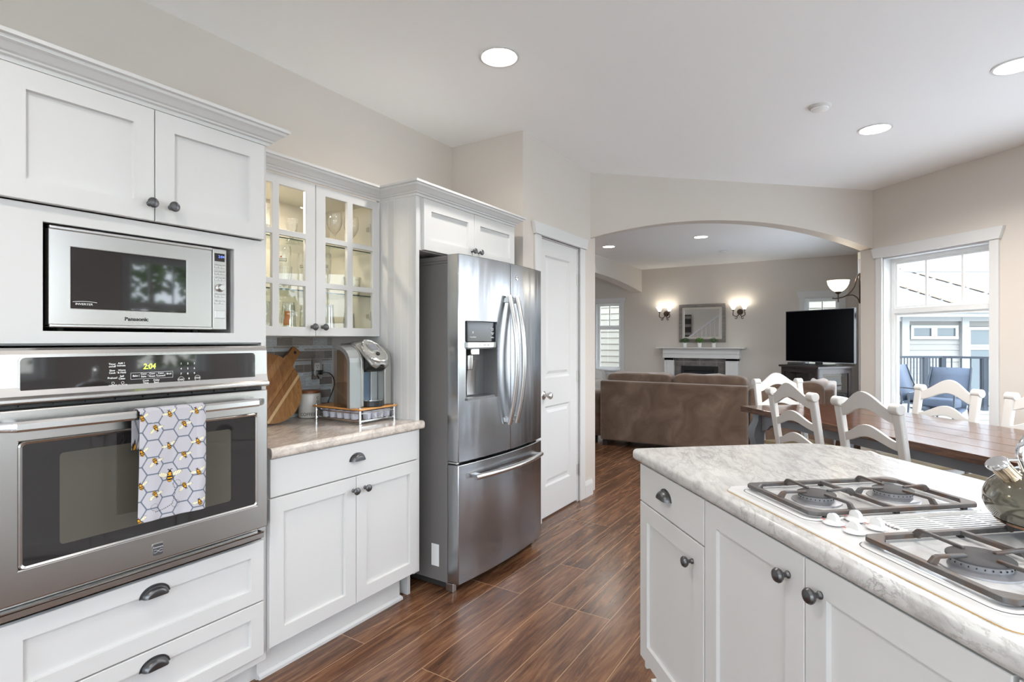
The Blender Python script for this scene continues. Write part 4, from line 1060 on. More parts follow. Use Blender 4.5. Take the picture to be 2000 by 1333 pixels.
for z in (.013, .018, .052, .056):
    for p, q in (((-a_, -b_), (a_, -b_)), ((a_, -b_), (a_, b_)), ((a_, b_), (-a_, b_)), ((-a_, b_), (-a_, -b_))): mb.tube([(p[0], p[1], z), (q[0], q[1], z)], .0016, 6)
for k in range(5):
    yy = -b_+2*b_*(k+.5)/5
    for dy in (-.004, .004): mb.tube([(a_+.002, yy+dy+.018, .014), (a_+.002, yy+dy+.018, .046)], .0014, 6)
mb.tube(smooth([Vector((a_+.003, -.030, .040)), Vector((a_+.003, -.018, .028)), Vector((a_+.003, .010, .028)), Vector((a_+.003, .024, .042)), Vector((a_+.003, .036, .046)), Vector((a_+.003, .03, .036))]), .0014, 6)
for k in range(9): mb.tube([(-a_, -b_+2*b_*k/8, .016), (a_, -b_+2*b_*k/8, .016)], .0012, 5)
mb.build('wire_basket', M['chrome'], t)
# pods
pm = mat('white_pod_plastic', (.62, .63, .72), .35)
def pod(x, y, label, grp, first=[None]):
    if first[0] is None:
        mb = MB(); mb.lathe([(.0165, 0), (.0185, .002), (.0225, .040), (.0250, .041), (.0250, .043)], n=18); o = mb.build('coffee_pod', pm); first[0] = o
        mb = MB(); mb.lathe([(.0245, .0432), (.0001, .0434)], n=18, caps=False); mb.build('foil_lid', M['nickel'], o)
    else: o = copy_tree(first[0])
    o.location = (x, y, .9155+.0185); tag(o, label, 'coffee pod', grp)
cx_, cy_ = (RX0+RX1)/2, (RYa+RYb)/2
ords = ['first', 'second', 'third', 'fourth', 'fifth', 'sixth']
for k in range(5): pod(cx_-rx+.060+k*.0525, RYa+.044, 'coffee pod in the rack row facing the cutting board, %s from the corner post' % ords[5-1-k], 'coffee pods in the rack')
for k in range(4): pod(RX1-.045, RYa+.044+.0+(.0435*(k+1)), 'coffee pod in the rack row facing the room, %s from the corner post' % ords[k+1], 'coffee pods in the rack') if k > 0 or True else None

# single-cup coffee maker (own frame: +x front, y across)
t = thing('coffee_maker', 'silver and black single-cup coffee maker standing on the pod rack', 'coffee maker', (-2.158, 1.972, .9155+ht+.0003), math.radians(-7))
silver = mat('satin_silver_plastic', (.36, .355, .34), .28, .6)
mb = MB(); mb.box(-.055, .05, -.0795, -.078, .01, .27); mb.build('tank_backing', mat('taupe_plastic', (.46, .39, .34), .4), t)
silver2 = mat('pale_silver_plastic', (.36, .375, .375), .28, .5)
mb = MB()                                                  # rear body with two side shoulders
body = [(-.130, 0), (.02, 0), (.02, .305), (-.03, .318), (-.09, .318), (-.130, .29)]
mb.prism(body, -.075, .078, f=lambda x, z, y: (x, y, z)); mb.build('body', M['black'], t, bevel=.008)
def shoulder(ya, yb, name='side_shell'):
    pr = [(-.130, 0), (.085, 0), (.085, .225)]+[(.085-.115+.115*math.cos(x*PI/180), .225+.09*math.sin(x*PI/180)) for x in (15, 30, 45, 60, 75, 90)]+[(-.09, .318), (-.130, .29)]
    mb = MB(); mb.prism(pr, ya, yb, f=lambda x, z, y: (x, y, z)); return mb.build(name, silver, t, bevel=.006)
shoulder(-.078, -.058); shoulder(.064, .110)
mb = MB(); mb.box(.02, .022, -.058, .064, .03, .21); mb.build('back_plate', mat('blue_grey_panel', (.10, .14, .20), .25, .3), t)
mb = MB(); mb.box(.010, .030, .020, .064, .03, .21); mb.build('inner_column', silver2, t, bevel=.004)
# brewing head: drooping rounded snout
mb = MB()
def head(a, b):                                            # a across angle, b along from back to tip
    L = [(-.10, .318, .052), (-.04, .326, .062), (.02, .320, .068), (.07, .296, .069), (.118, .256, .064), (.142, .226, .050), (.146, .212, .024)]
    q = b*(len(L)-1); i = min(int(q), len(L)-2); f_ = q-i; x, z, w = [L[i][k]*(1-f_)+L[i+1][k]*f_ for k in range(3)]
    y = (a*2-1)*w; return (x-.012*(2*a-1)**4, y, z-.016*(2*a-1)**2)
mb.grid(17, 19, head)
def skirt(a, b):
    p = head(a, 1.0) if False else None
mb.build('lid_shell', silver, t, recalc=False).modifiers.new('thickness', 'SOLIDIFY').thickness = .006
mb = MB(); prof = [(-.04, .185), (.078, .175), (.100, .185), (.128, .204), (.132, .222), (.108, .250), (.065, .285), (.02, .304), (-.04, .304)]
mb.prism(prof, -.057, .060, f=lambda x, z, y: (x, y, z)); mb.build('brew_head', M['black'], t, bevel=.010, seg=3)
# chrome rim round the control face
def face(u, v):                                            # plane of the control face: v up the slope, u across
    return (.126-.088*v*1.0, u, .248+.070*v+.004)
rim = [(.046*math.cos(x), .30+.62*(math.sin(x)*.5+.0)) for x in [2*PI*i/36 for i in range(36)]]
def rimpt(i, k, o=.0):
    x = 2*PI*i/36; r = .056*k; yy = r*math.cos(x); vv = .42+.68*k*math.sin(x)
    base = face(yy, vv); dn = max(0, (abs(yy)/.05)**2*.006); return (base[0]+o*.6, base[1], base[2]-dn+o*.8)
mb = MB(); mb.tube([rimpt(i, 1.05, .002) for i in range(36)], .0065, 8, closed=True); mb.build('chrome_rim', M['chrome'], t)
mb = MB(); vs = [rimpt(i, 1.0, .004) for i in range(36)]+[face(0, .42)]; vs[-1] = (vs[-1][0]+.003, 0, vs[-1][2]+.005)
mb.add(vs, [(i, (i+1) % 36, 36) for i in range(36)], 0, True); fc = mb.build('control_face', silver, t)
def fq(u0_, u1_, v0_, v1_, o): return [tuple(Vector(face(u, v))+Vector((.6, 0, .8))*o) for u, v in ((u0_, v0_), (u1_, v0_), (u1_, v1_), (u0_, v1_))]
mb = MB(); mb.add(fq(-.026, .026, .38, .86, .0085)+fq(-.026, .026, .38, .86, .004), [(0,1,2,3), (7,6,5,4), (0,4,5,1), (1,5,6,2), (2,6,7,3), (3,7,4,0)]); mb.build('display_frame', M['chrome'], fc)
mb = MB(); mb.add(fq(-.022, .022, .42, .80, .0092), [(0,1,2,3)]); mb.build('display', mat('grey_display', (.22, .22, .25), .15), fc)
mb = MB(lambda x, y, z: tuple(Vector(face(x, .14+y*8.7))+Vector((.6, 0, .8))*(z+.006))); mb.lathe([(.0105, 0), (.0105, .004), (.0001, .005)], n=18); mb.build('brew_button', M['black'], fc)
# drip tray
mb = MB(); el = [(.020+.105*math.cos(a)*1.0 if math.cos(a) > 0 else .020, .003+.072*math.sin(a)) for a in [(-90+180*i/24)*PI/180 for i in range(25)]]
mb.prism(el+[(-.02, .075), (-.02, -.069)], .0, .030); mb.build('drip_tray', M['black'], t, bevel=.003)
mb = MB(); el2 = [(.020+.100*math.cos(a), .003+.067*math.sin(a)) for a in [(-90+180*i/24)*PI/180 for i in range(25)]]; mb.prism(el2, .0301, .033); mb.build('drip_grate', M['chrome'], t)
# water tank at the side
mb = MB(); tk = [(-.06, .0), (.06, 0), (.06, .215)]+[(.06-.11+.11*math.cos(x*PI/180), .215+.07*math.sin(x*PI/180)) for x in (25, 50, 75, 90)]+[(-.06, .285)]
mb.prism(tk, -.138, -.080, f=lambda x, z, y: (x, y, z)); mb.build('water_tank', M['smoke'], t)
mb = MB(); pr = [(.085, 0), (.085, .225)]+[(.085-.125+.125*math.cos(x*PI/180), .225+.085*math.sin(x*PI/180)) for x in (15, 30, 45, 60, 75, 90)]+[(-.06, .310)]
pr2 = [(-.06, .288)]+[(.062-.11+.11*math.cos(x*PI/180), .222+.070*math.sin(x*PI/180)) for x in (90, 75, 60, 45, 30, 15)]+[(.062, .22), (.062, 0)]
mb.prism(pr+pr2, -.142, -.079, f=lambda x, z, y: (x, y, z)); mb.build('tank_cover', silver2, t)
mb = MB(); mb.prism([(-.058, .002), (.058, .002), (.058, .120), (-.058, .120)], -.136, -.082, f=lambda x, z, y: (x, y, z)); mb.build('water', thin_glass('tank_water', (.90, .90, .90), .5), t)

# ------------------------------------------------------------------ glassware in the wall cabinet
def glass_obj(name, prof, n=20, extra=None):
    mb = MB(); mb.lathe(prof, n=n, caps=False); o = mb.build(name, M['glassware']); return o
kinds = {}
kinds['wine_goblet'] = [(.0001, .002), (.032, .002), (.034, .004), (.006, .010), (.0045, .03), (.005, .065), (.012, .075), (.028, .095), (.038, .120), (.040, .145), (.036, .185)]
kinds['beer_glass'] = [(.0001, .004), (.030, .004), (.031, .0), (.0315, .02), (.031, .05), (.036, .10), (.040, .150), (.0405, .185), (.037, .205)]
kinds['tumbler'] = [(.0001, .006), (.030, .006), (.032, .0), (.036, .06), (.039, .12), (.038, .12), (.035, .06), (.030, .010)]
kinds['drinking_glass'] = [(.0001, .006), (.026, .006), (.028, .0), (.032, .07), (.036, .140), (.035, .14), (.031, .07), (.026, .01)]
kinds['whisky_glass'] = [(.0001, .008), (.034, .008), (.036, .0), (.040, .045), (.043, .088), (.040, .088), (.036, .045)]
kinds['crystal_glass'] = [(.0001, .003), (.024, .003), (.026, .0), (.008, .012), (.006, .024), (.016, .034), (.024, .055), (.027, .09)]
kinds['bowl'] = [(.0001, .006), (.03, .006), (.034, 0), (.052, .022), (.060, .050), (.058, .050)]
protos = {}
def put(kind, x, y, z, label, grp, flip=False, sc=1.0, cat='glass'):
    if kind not in protos: o = protos[kind] = glass_obj(kind, kinds[kind], 16 if kind != 'crystal_glass' else 10)
    else: o = copy_tree(protos[kind])
    h = max(p[1] for p in kinds[kind])*sc
    o.scale = (sc, sc, sc); o.location = (x, y, z+.0005)
    if flip: o.rotation_euler = (PI, 0, 0); o.location = (x, y, z+.0005+h)
    return tag(o, label, cat, grp)
S3, S2, S1 = 1.8045, 1.5685, 1.3695
G3, G2, G1 = 'glasses on the top cabinet shelf', 'glasses on the middle cabinet shelf', 'upturned glasses on the cabinet floor'
put('bowl', -2.33, 1.515, S3, 'clear glass bowl on the top cabinet shelf under the upright tumbler', G3, cat='bowl')
o = put('whisky_glass', -2.33, 1.515, S3+.050, 'wide crystal tumbler standing in the glass bowl on the top cabinet shelf', G3, sc=1.15)
put('whisky_glass', -2.31, 1.395, S3, 'crystal tumbler beside the glass bowl on the top shelf, half hidden by the oven cabinet', G3)
put('crystal_glass', -2.29, 1.640, S3, 'small cut crystal glass on the top cabinet shelf nearest the glass bowl', G3, sc=1.15)
put('crystal_glass', -2.36, 1.690, S3, 'small cut crystal glass on the top cabinet shelf, back of the crystal pair', G3, sc=1.15)
put('wine_goblet', -2.31, 1.785, S3, 'wine goblet on the top cabinet shelf nearest the middle door stile', G3)
put('wine_goblet', -2.40, 1.865, S3, 'wine goblet on the top cabinet shelf at the back', G3)
put('wine_goblet', -2.28, 1.885, S3, 'wine goblet on the top cabinet shelf behind the upright door bar', G3)
put('wine_goblet', -2.29, 2.005, S3, 'wine goblet on the top cabinet shelf nearest the hinge', G3)
red = mat('red_star_print', (.6, .02, .02), .5); grn = mat('dark_label_print', (.02, .05, .035), .5)
def beer(x, y, label):
    first = 'beer_glass' not in protos
    o = put('beer_glass', x, y, S2, label, G2)
    if first:
        r = .0408
        mb = MB(); c_ = cyl(math.radians(-42), .128, r)
        for q in ((-.024, .024, 0, .002), (-.024, .024, .012, .014), (-.024, -.022, 0, .014), (.022, .024, 0, .014)):
            n_ = 8; mb.add([c_(q[0]+(q[1]-q[0])*i/n_, w, .0003) for i in range(n_+1) for w in (q[2], q[3])], [(2*i, 2*i+2, 2*i+3, 2*i+1) for i in range(n_)])
        text(mb, 'Heineken', .0095, cyl(math.radians(-42), .1313, r+.0002), depth=.0002)
        mb.build('printed_label', grn, o, recalc=False)
        mb = MB(); c_ = cyl(math.radians(-42), .150, r); mb.add([c_(*(( .0055 if i % 2 == 0 else .0024)*math.sin(2*PI*i/10), (.0055 if i % 2 == 0 else .0024)*math.cos(2*PI*i/10)), .0004) for i in range(10)]+[c_(0, 0, .0004)], [(i, (i+1) % 10, 10) for i in range(10)]); mb.build('printed_star', red, o, recalc=False)
beer(-2.29, 1.590, 'printed beer glass on the middle shelf behind the door nearest the tall cabinet')
beer(-2.26, 1.745, 'printed beer glass on the middle shelf next to the middle door stile')
beer(-2.40, 1.800, 'printed beer glass at the back of the middle shelf')
beer(-2.31, 1.840, 'printed beer glass on the middle shelf behind the upright door bar')
put('tumbler', -2.37, 1.655, S2, 'plain tumbler on the middle shelf beside the first labelled beer glass', G2)
put('tumbler', -2.36, 1.46, S2, 'plain tumbler on the middle shelf hidden partly by the tall cabinet', G2)
put('wine_goblet', -2.42, 1.915, S2, 'small wine goblet at the back of the middle shelf', G2, sc=.8)
put('whisky_glass', -2.29, 2.010, S2, 'crystal tumbler on the middle shelf nearest the hinge side', G2, sc=1.1)
for k, (x, y, kd, lb) in enumerate(((-2.29, 1.420, 'drinking_glass', 'partly hidden by the tall cabinet'), (-2.27, 1.515, 'drinking_glass', 'behind the upright door bar'), (-2.38, 1.555, 'drinking_glass', 'at the back behind the orange printed one'), (-2.28, 1.745, 'drinking_glass', 'next to the middle door stile'),
        (-2.38, 1.790, 'drinking_glass', 'at the back beside the middle stile'), (-2.27, 1.835, 'drinking_glass', 'second from the middle door stile'), (-2.37, 1.900, 'drinking_glass', 'behind the short tumbler'))):
    put(kd, x, y, S1, 'upturned tall glass on the cabinet floor, '+lb, G1, flip=True)
put('tumbler', -2.28, 1.980, S1, 'short upturned tumbler on the cabinet floor nearest the lower hinge', G1, flip=True, sc=.85)
o = put('drinking_glass', -2.265, 1.605, S1, 'upturned drinking glass with an orange print on the cabinet floor', G1, flip=True)
mb = MB(); c_ = lambda x, y, z: ((.0362+z)*math.cos(math.radians(42)+x/.0362), (.0362+z)*math.sin(math.radians(42)+x/.0362), y)
mb.add([c_(-.012+.026*i/8+(.004 if j > 3 else 0), .045+.065*j/6, -.001) for j in range(7) for i in range(9)], [(j*9+i, j*9+i+1, (j+1)*9+i+1, (j+1)*9+i) for j in range(6) for i in range(8)]); mb.build('orange_print', mat('orange_print', (.55, .20, .06), .5), o, recalc=False)

# ------------------------------------------------------------------ island (own frame: x along its front, y inward)
IO = (-.72, 2.000); IR = math.radians(-48.5)
FI = lambda u, w, o: (u, .030-o, w)
WORLD = False
def island_unit(name, label, u0, u1, fronts):
    t = thing(name, label, 'cabinet', (IO[0], IO[1], 0), IR)
    mb = MB(); a, b = u0+.001, u1-.001
    mb.box(a, a+.016, .034, .66, .10, .872); mb.box(b-.016, b, .034, .66, .10, .872); mb.box(a+.016, b-.016, .644, .66, .10, .872); mb.box(a+.016, b-.016, .034, .644, .13, .146); mb.box(a+.016, b-.016, .034, .054, .852, .872)
    mb.build('carcass', M['cab'], t)
    mb = MB(); mb.box(a, b, .095, .64, 0, .10); mb.build('toe_kick', M['cab'], t)
    for kind, x0, x1, z0, z1, kx, kz in fronts:
        mb = MB(lambda u, w, o: (u, .034-o, w))
        F = lambda u, w, o: (u, .034-o, w)
        if kind == 'drawer': mb.slab(x0, x1, z0, z1, .020); d = mb.build('drawer', M['cab'], t); cup_pull(d, F, kx, kz, .020)
        else: mb.shaker(x0, x1, z0, z1, .020, fr=.062, rec=.010); d = mb.build('door', M['cab'], t); knob(d, F, kx, kz, .020)
    return t
t = island_unit('island_end_cabinet', 'narrow white island cabinet with one drawer over one door at the near counter corner', .022, .500,
    [('drawer', .026, .4975, .732, .867, .245, .800), ('door', .026, .4975, .148, .727, .432, .662)])
mb = MB(); mb.prism([(.028, .097), (.028, .60), (.000, .60), (.000, .069), (.20, .069), (.20, .097)], 0, .035); mb.prism([(.028, .097), (.028, .60), (.014, .60), (.014, .083), (.20, .083), (.20, .097)], .035, .060); mb.build('shoe_moulding', M['cab'], t)
island_unit('cooktop_cabinet', 'white two-door island cabinet directly below the gas cooktop', .502, 1.344,
    [('door', .505, .9225, .148, .867, .872, .808), ('door', .926, 1.341, .148, .867, .972, .808)])
island_unit('island_far_cabinet', 'white island cabinet past the cooktop, cut off by the picture corner', 1.346, 2.10,
    [('door', 1.349, 1.722, .148, .867, 1.67, .808), ('door', 1.725, 2.097, .148, .867, 1.777, .808)])
mb = MB()
e_ = .018
ol = [(2.14, 0), (2.14, .86)]+[(x, y) for x, y in arc(.155, .86-.185, .185, 90, 180, 12)]+[(x, y) for x, y in arc(-.030+.022, .022, .022, 180, 270, 5)]
def ring_at(off, z):
    out = []; n = len(ol)
    for i in range(n):
        a, b, c = Vector(ol[i-1]), Vector(ol[i]), Vector(ol[(i+1) % n])
        d1 = (b-a).normalized(); d2 = (c-b).normalized(); n1 = Vector((-d1.y, d1.x)); n2 = Vector((-d2.y, d2.x)); m = (n1+n2); m = m/max(.3, m.length); m = m/max(.5, m.dot(n1))
        out.append((b.x+m.x*off, b.y+m.y*off, z))
    return out
rings = []
rr = .016; z0, z1 = .873, .915
for k in range(7): a = (-90+90*k/6)*PI/180; rings.append(ring_at(rr-rr*math.cos(a), z0+rr+rr*math.sin(a)))
for k in range(7): a = (90*k/6)*PI/180; rings.append(ring_at(rr-rr*math.cos(a), z1-rr+rr*math.sin(a)))
n = len(ol); vs = sum(rings, [])
mb.add(vs, [(j*n+i, j*n+(i+1) % n, (j+1)*n+(i+1) % n, (j+1)*n+i) for j in range(13) for i in range(n)], 0, True)
mb.add(rings[0], [tuple(range(n))]); mb.add(rings[-1], [tuple(range(n))])
o = mb.build('island_countertop', M['marble'], None, angle=60); o.location = (IO[0], IO[1], 0); o.rotation_euler = (0, 0, IR)
tag(o, 'grey-veined white marble-look island countertop with a rounded far corner', 'countertop')

# cooktop
t = thing('gas_cooktop', 'white gas cooktop with brown iron grates set in the island counter', 'cooktop', (IO[0], IO[1], .9152), IR)
enamel = mat('white_enamel', (.77, .77, .77), .15, coat=.2)
iron = mat('rusty_cast_iron', (.1,.08,.07), .5, .35); g = N(iron); nn = g.noise(g.coords(), 22, 5, .6)
g.l(g.ramp(nn, [(.42, (.115, .11, .112)), (.56, (.10, .082, .074)), (.70, (.13, .072, .046))]), g.p.inputs['Base Color'])
capm = mat('burner_cap_grey', (.085, .082, .085), .6, 0, .12); alu = mat('burner_aluminium', (.34, .34, .36), .42, .6)
U0, U1, V0, V1 = .566, 1.336, .036, .566
mb = MB(); R1 = rrect(U0, U1, V0, V1, .030, 6); R2 = rrect(U0+.006, U1-.006, V0+.006, V1-.006, .026, 6); n = len(R1)
R3 = rrect(U0+.030, U1-.030, V0+.030, V1-.030, .018, 6)
mb.add([(x, y, 0) for x, y in R1]+[(x, y, .004) for x, y in R1]+[(x, y, .0085) for x, y in R2]+[(x, y, .0075) for x, y in R3], [tuple(range(3*n, 4*n))]+[(j*n+i, j*n+(i+1) % n, (j+1)*n+(i+1) % n, (j+1)*n+i) for j in range(3) for i in range(n)], 0, True)
pl = mb.build('enamel_top', enamel, t, angle=25)
mb = MB(); R0 = rrect(U0-.0013, U1+.0013, V0-.0013, V1+.0013, .032, 6); mb.prism(R0, 0, .0012); mb.build('amber_sealant', mat('amber_sealant', (.55, .33, .10), .5), t)
for a, b in ((.602, .872), (1.000, 1.296)):
    mb = MB(); P1 = rrect(a, b, .064, .536, .03, 5); P2 = rrect(a+.022, b-.022, .086, .514, .02, 5); n = len(P1)
    mb.add([(x, y, .0078) for x, y in P1]+[(x, y, .0112) for x, y in rrect(a+.003, b-.003, .067, .533, .028, 5)]+[(x, y, .0112) for x, y in rrect(a+.014, b-.014, .078, .522, .024, 5)]+[(x, y, .0088) for x, y in P2], [tuple(range(3*n, 4*n))]+[(j*n+i, j*n+(i+1) % n, (j+1)*n+(i+1) % n, (j+1)*n+i) for j in range(3) for i in range(n)], 0, True)
    mb.build('burner_pan', enamel, t, angle=25)
    mb = MB(); mb.prism(rrect(a-.0015, b+.0015, .0625, .5375, .031, 5), .0070, .0080); mb.build('pan_gap', M['dark'], t)
def burner(u, v, r):
    mb = MB(); mb.lathe([(r+.013, .009), (r+.012, .012), (r+.002, .0145), (r-.005, .016), (r-.004, .026)], (u, v, 0), 32, caps=True)
    b_ = mb.build('burner_base', alu, t)
    mb = MB()
    for k in range(26): a = 2*PI*k/26; mb.lathe([(.0011, .0200), (.0011, .0225)], (u+(r-.0036)*math.cos(a), v+(r-.0036)*math.sin(a), 0), 5)
    mb.build('gas_port', M['dark'], b_)
    mb = MB(); mb.lathe([(r-.004, .0258), (r, .0268), (r, .0300), (r-.003, .0318), (.0001, .0322)], (u, v, 0), 32); mb.build('burner_cap', capm, b_)
BUR = [(.737, .190, .044), (.737, .410, .046), (1.148, .190, .050), (1.148, .410, .044)]
for b_ in BUR: burner(*b_)
ZG = .026
def fbar(mb, pts, w=.0095, h=.0085):
    for i in range(len(pts)-1): mb.bar(pts[i], pts[i+1], w, h)
def grate(a, b, bs):
    mb = MB(); v0, v1 = .076, .524; c = .030; w = .0145; vm = (v0+v1)/2; h = .0095
    def ringp(e, cc): return [(a+e+cc, v0+e), (b-e-cc, v0+e), (b-e, v0+e+cc), (b-e, v1-e-cc), (b-e-cc, v1-e), (a+e+cc, v1-e), (a+e, v1-e-cc), (a+e, v0+e+cc)]
    O_, I_ = ringp(0, .012), ringp(w, .028); n = 8
    vs = [(x, y, ZG) for x, y in O_]+[(x, y, ZG) for x, y in I_]+[(x, y, ZG-h) for x, y in O_]+[(x, y, ZG-h) for x, y in I_]
    fs = []
    for i in range(n): j = (i+1) % n; fs += [(i, j, n+j, n+i), (2*n+i, 3*n+i, 3*n+j, 2*n+j), (i, 2*n+i, 2*n+j, j), (n+i, n+j, 3*n+j, 3*n+i)]
    mb.add(vs, fs); o = mb.build('grate', iron, t, bevel=.0022)
    mb = MB(); mb.bar((a+w-.002, vm, ZG-h/2), (b-w+.002, vm, ZG-h/2), .012, h); mb.build('cross_bar', iron, o, bevel=.002)
    for u, v, r in bs:
        for sx, sy in ((-1, 0), (1, 0), (0, -1), (0, 1)):
            if sx: root = (a+w*.5 if sx < 0 else b-w*.5, v); 
            else: root = (u, (v0+w*.5 if v < vm else vm) if sy < 0 else (vm if v < vm else v1-w*.5))
            L = math.hypot(root[0]-u, root[1]-v); dx, dy = (u-root[0])/L, (v-root[1])/L; tip = L-.030
            P = lambda s_, z: (root[0]+dx*s_, root[1]+dy*s_, z)
            pr = [(0, ZG-.008), (0, ZG+.001), (.010, ZG+.011), (.018, ZG+.013), (tip, ZG+.0105), (tip, ZG+.0045), (.022, ZG+.006), (.014, ZG-.008)]
            mb = MB(); hw_ = .0038; vs = []
            for k in (-1, 1): vs += [(root[0]+dx*s_-dy*hw_*k, root[1]+dy*s_+dx*hw_*k, z) for s_, z in pr]
            m_ = len(pr); mb.add(vs, [tuple(range(m_)), tuple(range(m_, 2*m_))[::-1]]+[(i, (i+1) % m_, m_+(i+1) % m_, m_+i) for i in range(m_)])
            mb.build('finger', iron, o, bevel=.0018)
    for x in (a+.008, b-.008):
        for y in (v0+.04, vm, v1-.04): mb = MB(); mb.box(x-.004, x+.004, y-.006, y+.006, .0085, ZG-h+.0005); mb.build('rubber_foot', M['black'], o)
grate(.606, .868, BUR[:2]); grate(1.006, 1.290, BUR[2:])
# downdraft grille
mb = MB(); ua, ub, va, vb = .884, .988, .222, .545; zt = .0135
mb.box(ua, ub, va-.05, va, .008, zt); mb.box(ua, ub, vb-.010, vb, .008, zt); mb.box(ua, ua+.006, va, vb-.01, .008, zt); mb.box(ub-.006, ub, va, vb-.01, .008, zt)
for k in range(8): u = ua+.012+(ub-ua-.024)*k/7; mb.box(u-.0028, u+.0028, va, vb-.01, .0100, zt)
for f in (.33, .66): v = va+(vb-va)*f; mb.box(ua+.006, ub-.006, v-.004, v+.004, .0088, zt-.0008)
gr = mb.build('vent_grille', enamel, t)
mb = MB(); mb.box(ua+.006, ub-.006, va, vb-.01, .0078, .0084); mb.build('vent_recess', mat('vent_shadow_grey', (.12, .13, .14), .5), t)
mb = MB(); text(mb, 'JENN-AIR', .0145, lambda x, y, z: (.936+x, va-.024+y, zt+.0003+z), depth=.0002, bold=.0003); text(mb, '.....', .007, lambda x, y, z: (.955+x, va-.036+y, zt+.0003+z), depth=.0002); mb.build('lettering', M['ink'], gr)
for u, v in ((.897, .106), (.885, .172), (.953, .110), (.940, .176)):
    mb = MB(); mb.lathe([(.0215, .0105), (.0225, .012), (.020, .015), (.014, .0175), (.0001, .0180)], (u, v, 0), 26); k_ = mb.build('control_knob', enamel, t)
    mb = MB(); mb.add([(u+x, v+s_*.0052*(1-.25*q), z) for x, z, q in [(.0150*math.cos(a), .016+.0165*math.sin(a)**.7, math.sin(a)) for a in [PI*i/12 for i in range(13)]] for s_ in (-1, 1)], [(2*i, 2*i+2, 2*i+3, 2*i+1) for i in range(12)]+[tuple(range(0, 26, 2)), tuple(range(1, 26, 2))[::-1]]); mb.build('grip', enamel, k_)
    mb = MB(); text(mb, 'OFF', .0060, lambda x, y, z: (u-.0130+x, v-.0175+y, .0152+z+.002), depth=.0002); mb.build('off_mark', mat('red_print', (.6, .04, .03), .5) if 'red_print' not in bpy.data.materials else bpy.data.materials['red_print'], k_)

# kettle
ku, kv = 1.075, .455; ca, sa = math.cos(IR), math.sin(IR)
t = thing('kettle', 'shiny khaki whistling kettle with chrome handle on the rear grate of the cooktop', 'kettle', (IO[0]+ku*ca-kv*sa, IO[1]+ku*sa+kv*ca, .9152+ZG+.0165), IR-math.radians(15)); t.scale = (1, 1, .88)
kh = mat('khaki_enamel', (.185, .172, .135), .07, .55, coat=.6)
mb = MB(); mb.lathe([(.0001, .0), (.080, .0), (.092, .004), (.106, .022), (.114, .045), (.1135, .066), (.104, .090), (.086, .110), (.062, .124), (.040, .130)], n=56, caps=False); mb.build('body', kh, t, angle=60)
mb = MB(); mb.lathe([(.083, .0005), (.0935, .003), (.098, .010)], n=56, caps=False); mb.build('base_band', mat('copper_band', (.45, .25, .15), .2, 1), t)
mb = MB(); mb.lathe([(.041, .1295), (.036, .136), (.018, .142), (.007, .144), (.006, .150), (.012, .156), (.012, .164), (.0001, .168)], n=36); mb.build('lid', M['chrome'], t)
sd = Vector((0, -.64, .77)).normalized()
mb = MB(); s0 = Vector((0, -.062, .085)); pts = [s0+sd*(.070*i/8) for i in range(9)]
mb.tube(pts, [.0225, .0215, .0205, .0195, .0185, .018, .0178, .0178, .0178], 26); sp = mb.build('spout', mat('champagne_chrome', (.62, .50, .36), .12, 1), t)
mb = MB(); p0 = s0+sd*.068; mb.tube([p0, p0+sd*.004, p0+sd*.010, p0+sd*.013], [.0195, .0205, .0205, .017], 26); mb.build('spout_cap', M['chrome'], sp)
mb = MB(); mb.tube([p0+sd*.012+Vector((0, .01, .004)), p0+Vector((0, .035, .014)), p0+Vector((0, .055, .006))], [.004, .0035, .003], 8); mb.build('whistle_lever', M['chrome'], sp)
mb = MB(); hp = []
for i in range(25):
    a = math.radians(200-220*i/24); hp.append((0, .012+.074*math.cos(a), .165+.062*math.sin(a)))
mb.tube([(0, -.052, .112)]+hp[:19], [.010]+[.0125]*19, 12, ry=.008, up=(1,0,0)); mb.build('handle', M['chrome'], t)
mb = MB(); mb.tube([(0, .012+.060*math.cos(math.radians(200-220*i/24)), .165+.049*math.sin(math.radians(200-220*i/24))) for i in range(2, 17)], .009, 10, up=(1,0,0)); mb.build('handle_grip', M['black'], t)
for s_ in (-1, 1): mb = MB(); mb.lathe([(.0045, 0), (.0045, .003), (.0001, .0045)], (s_*.011, -.060, .150), 10, 'x'); mb.build('rivet', M['bronze'], t)

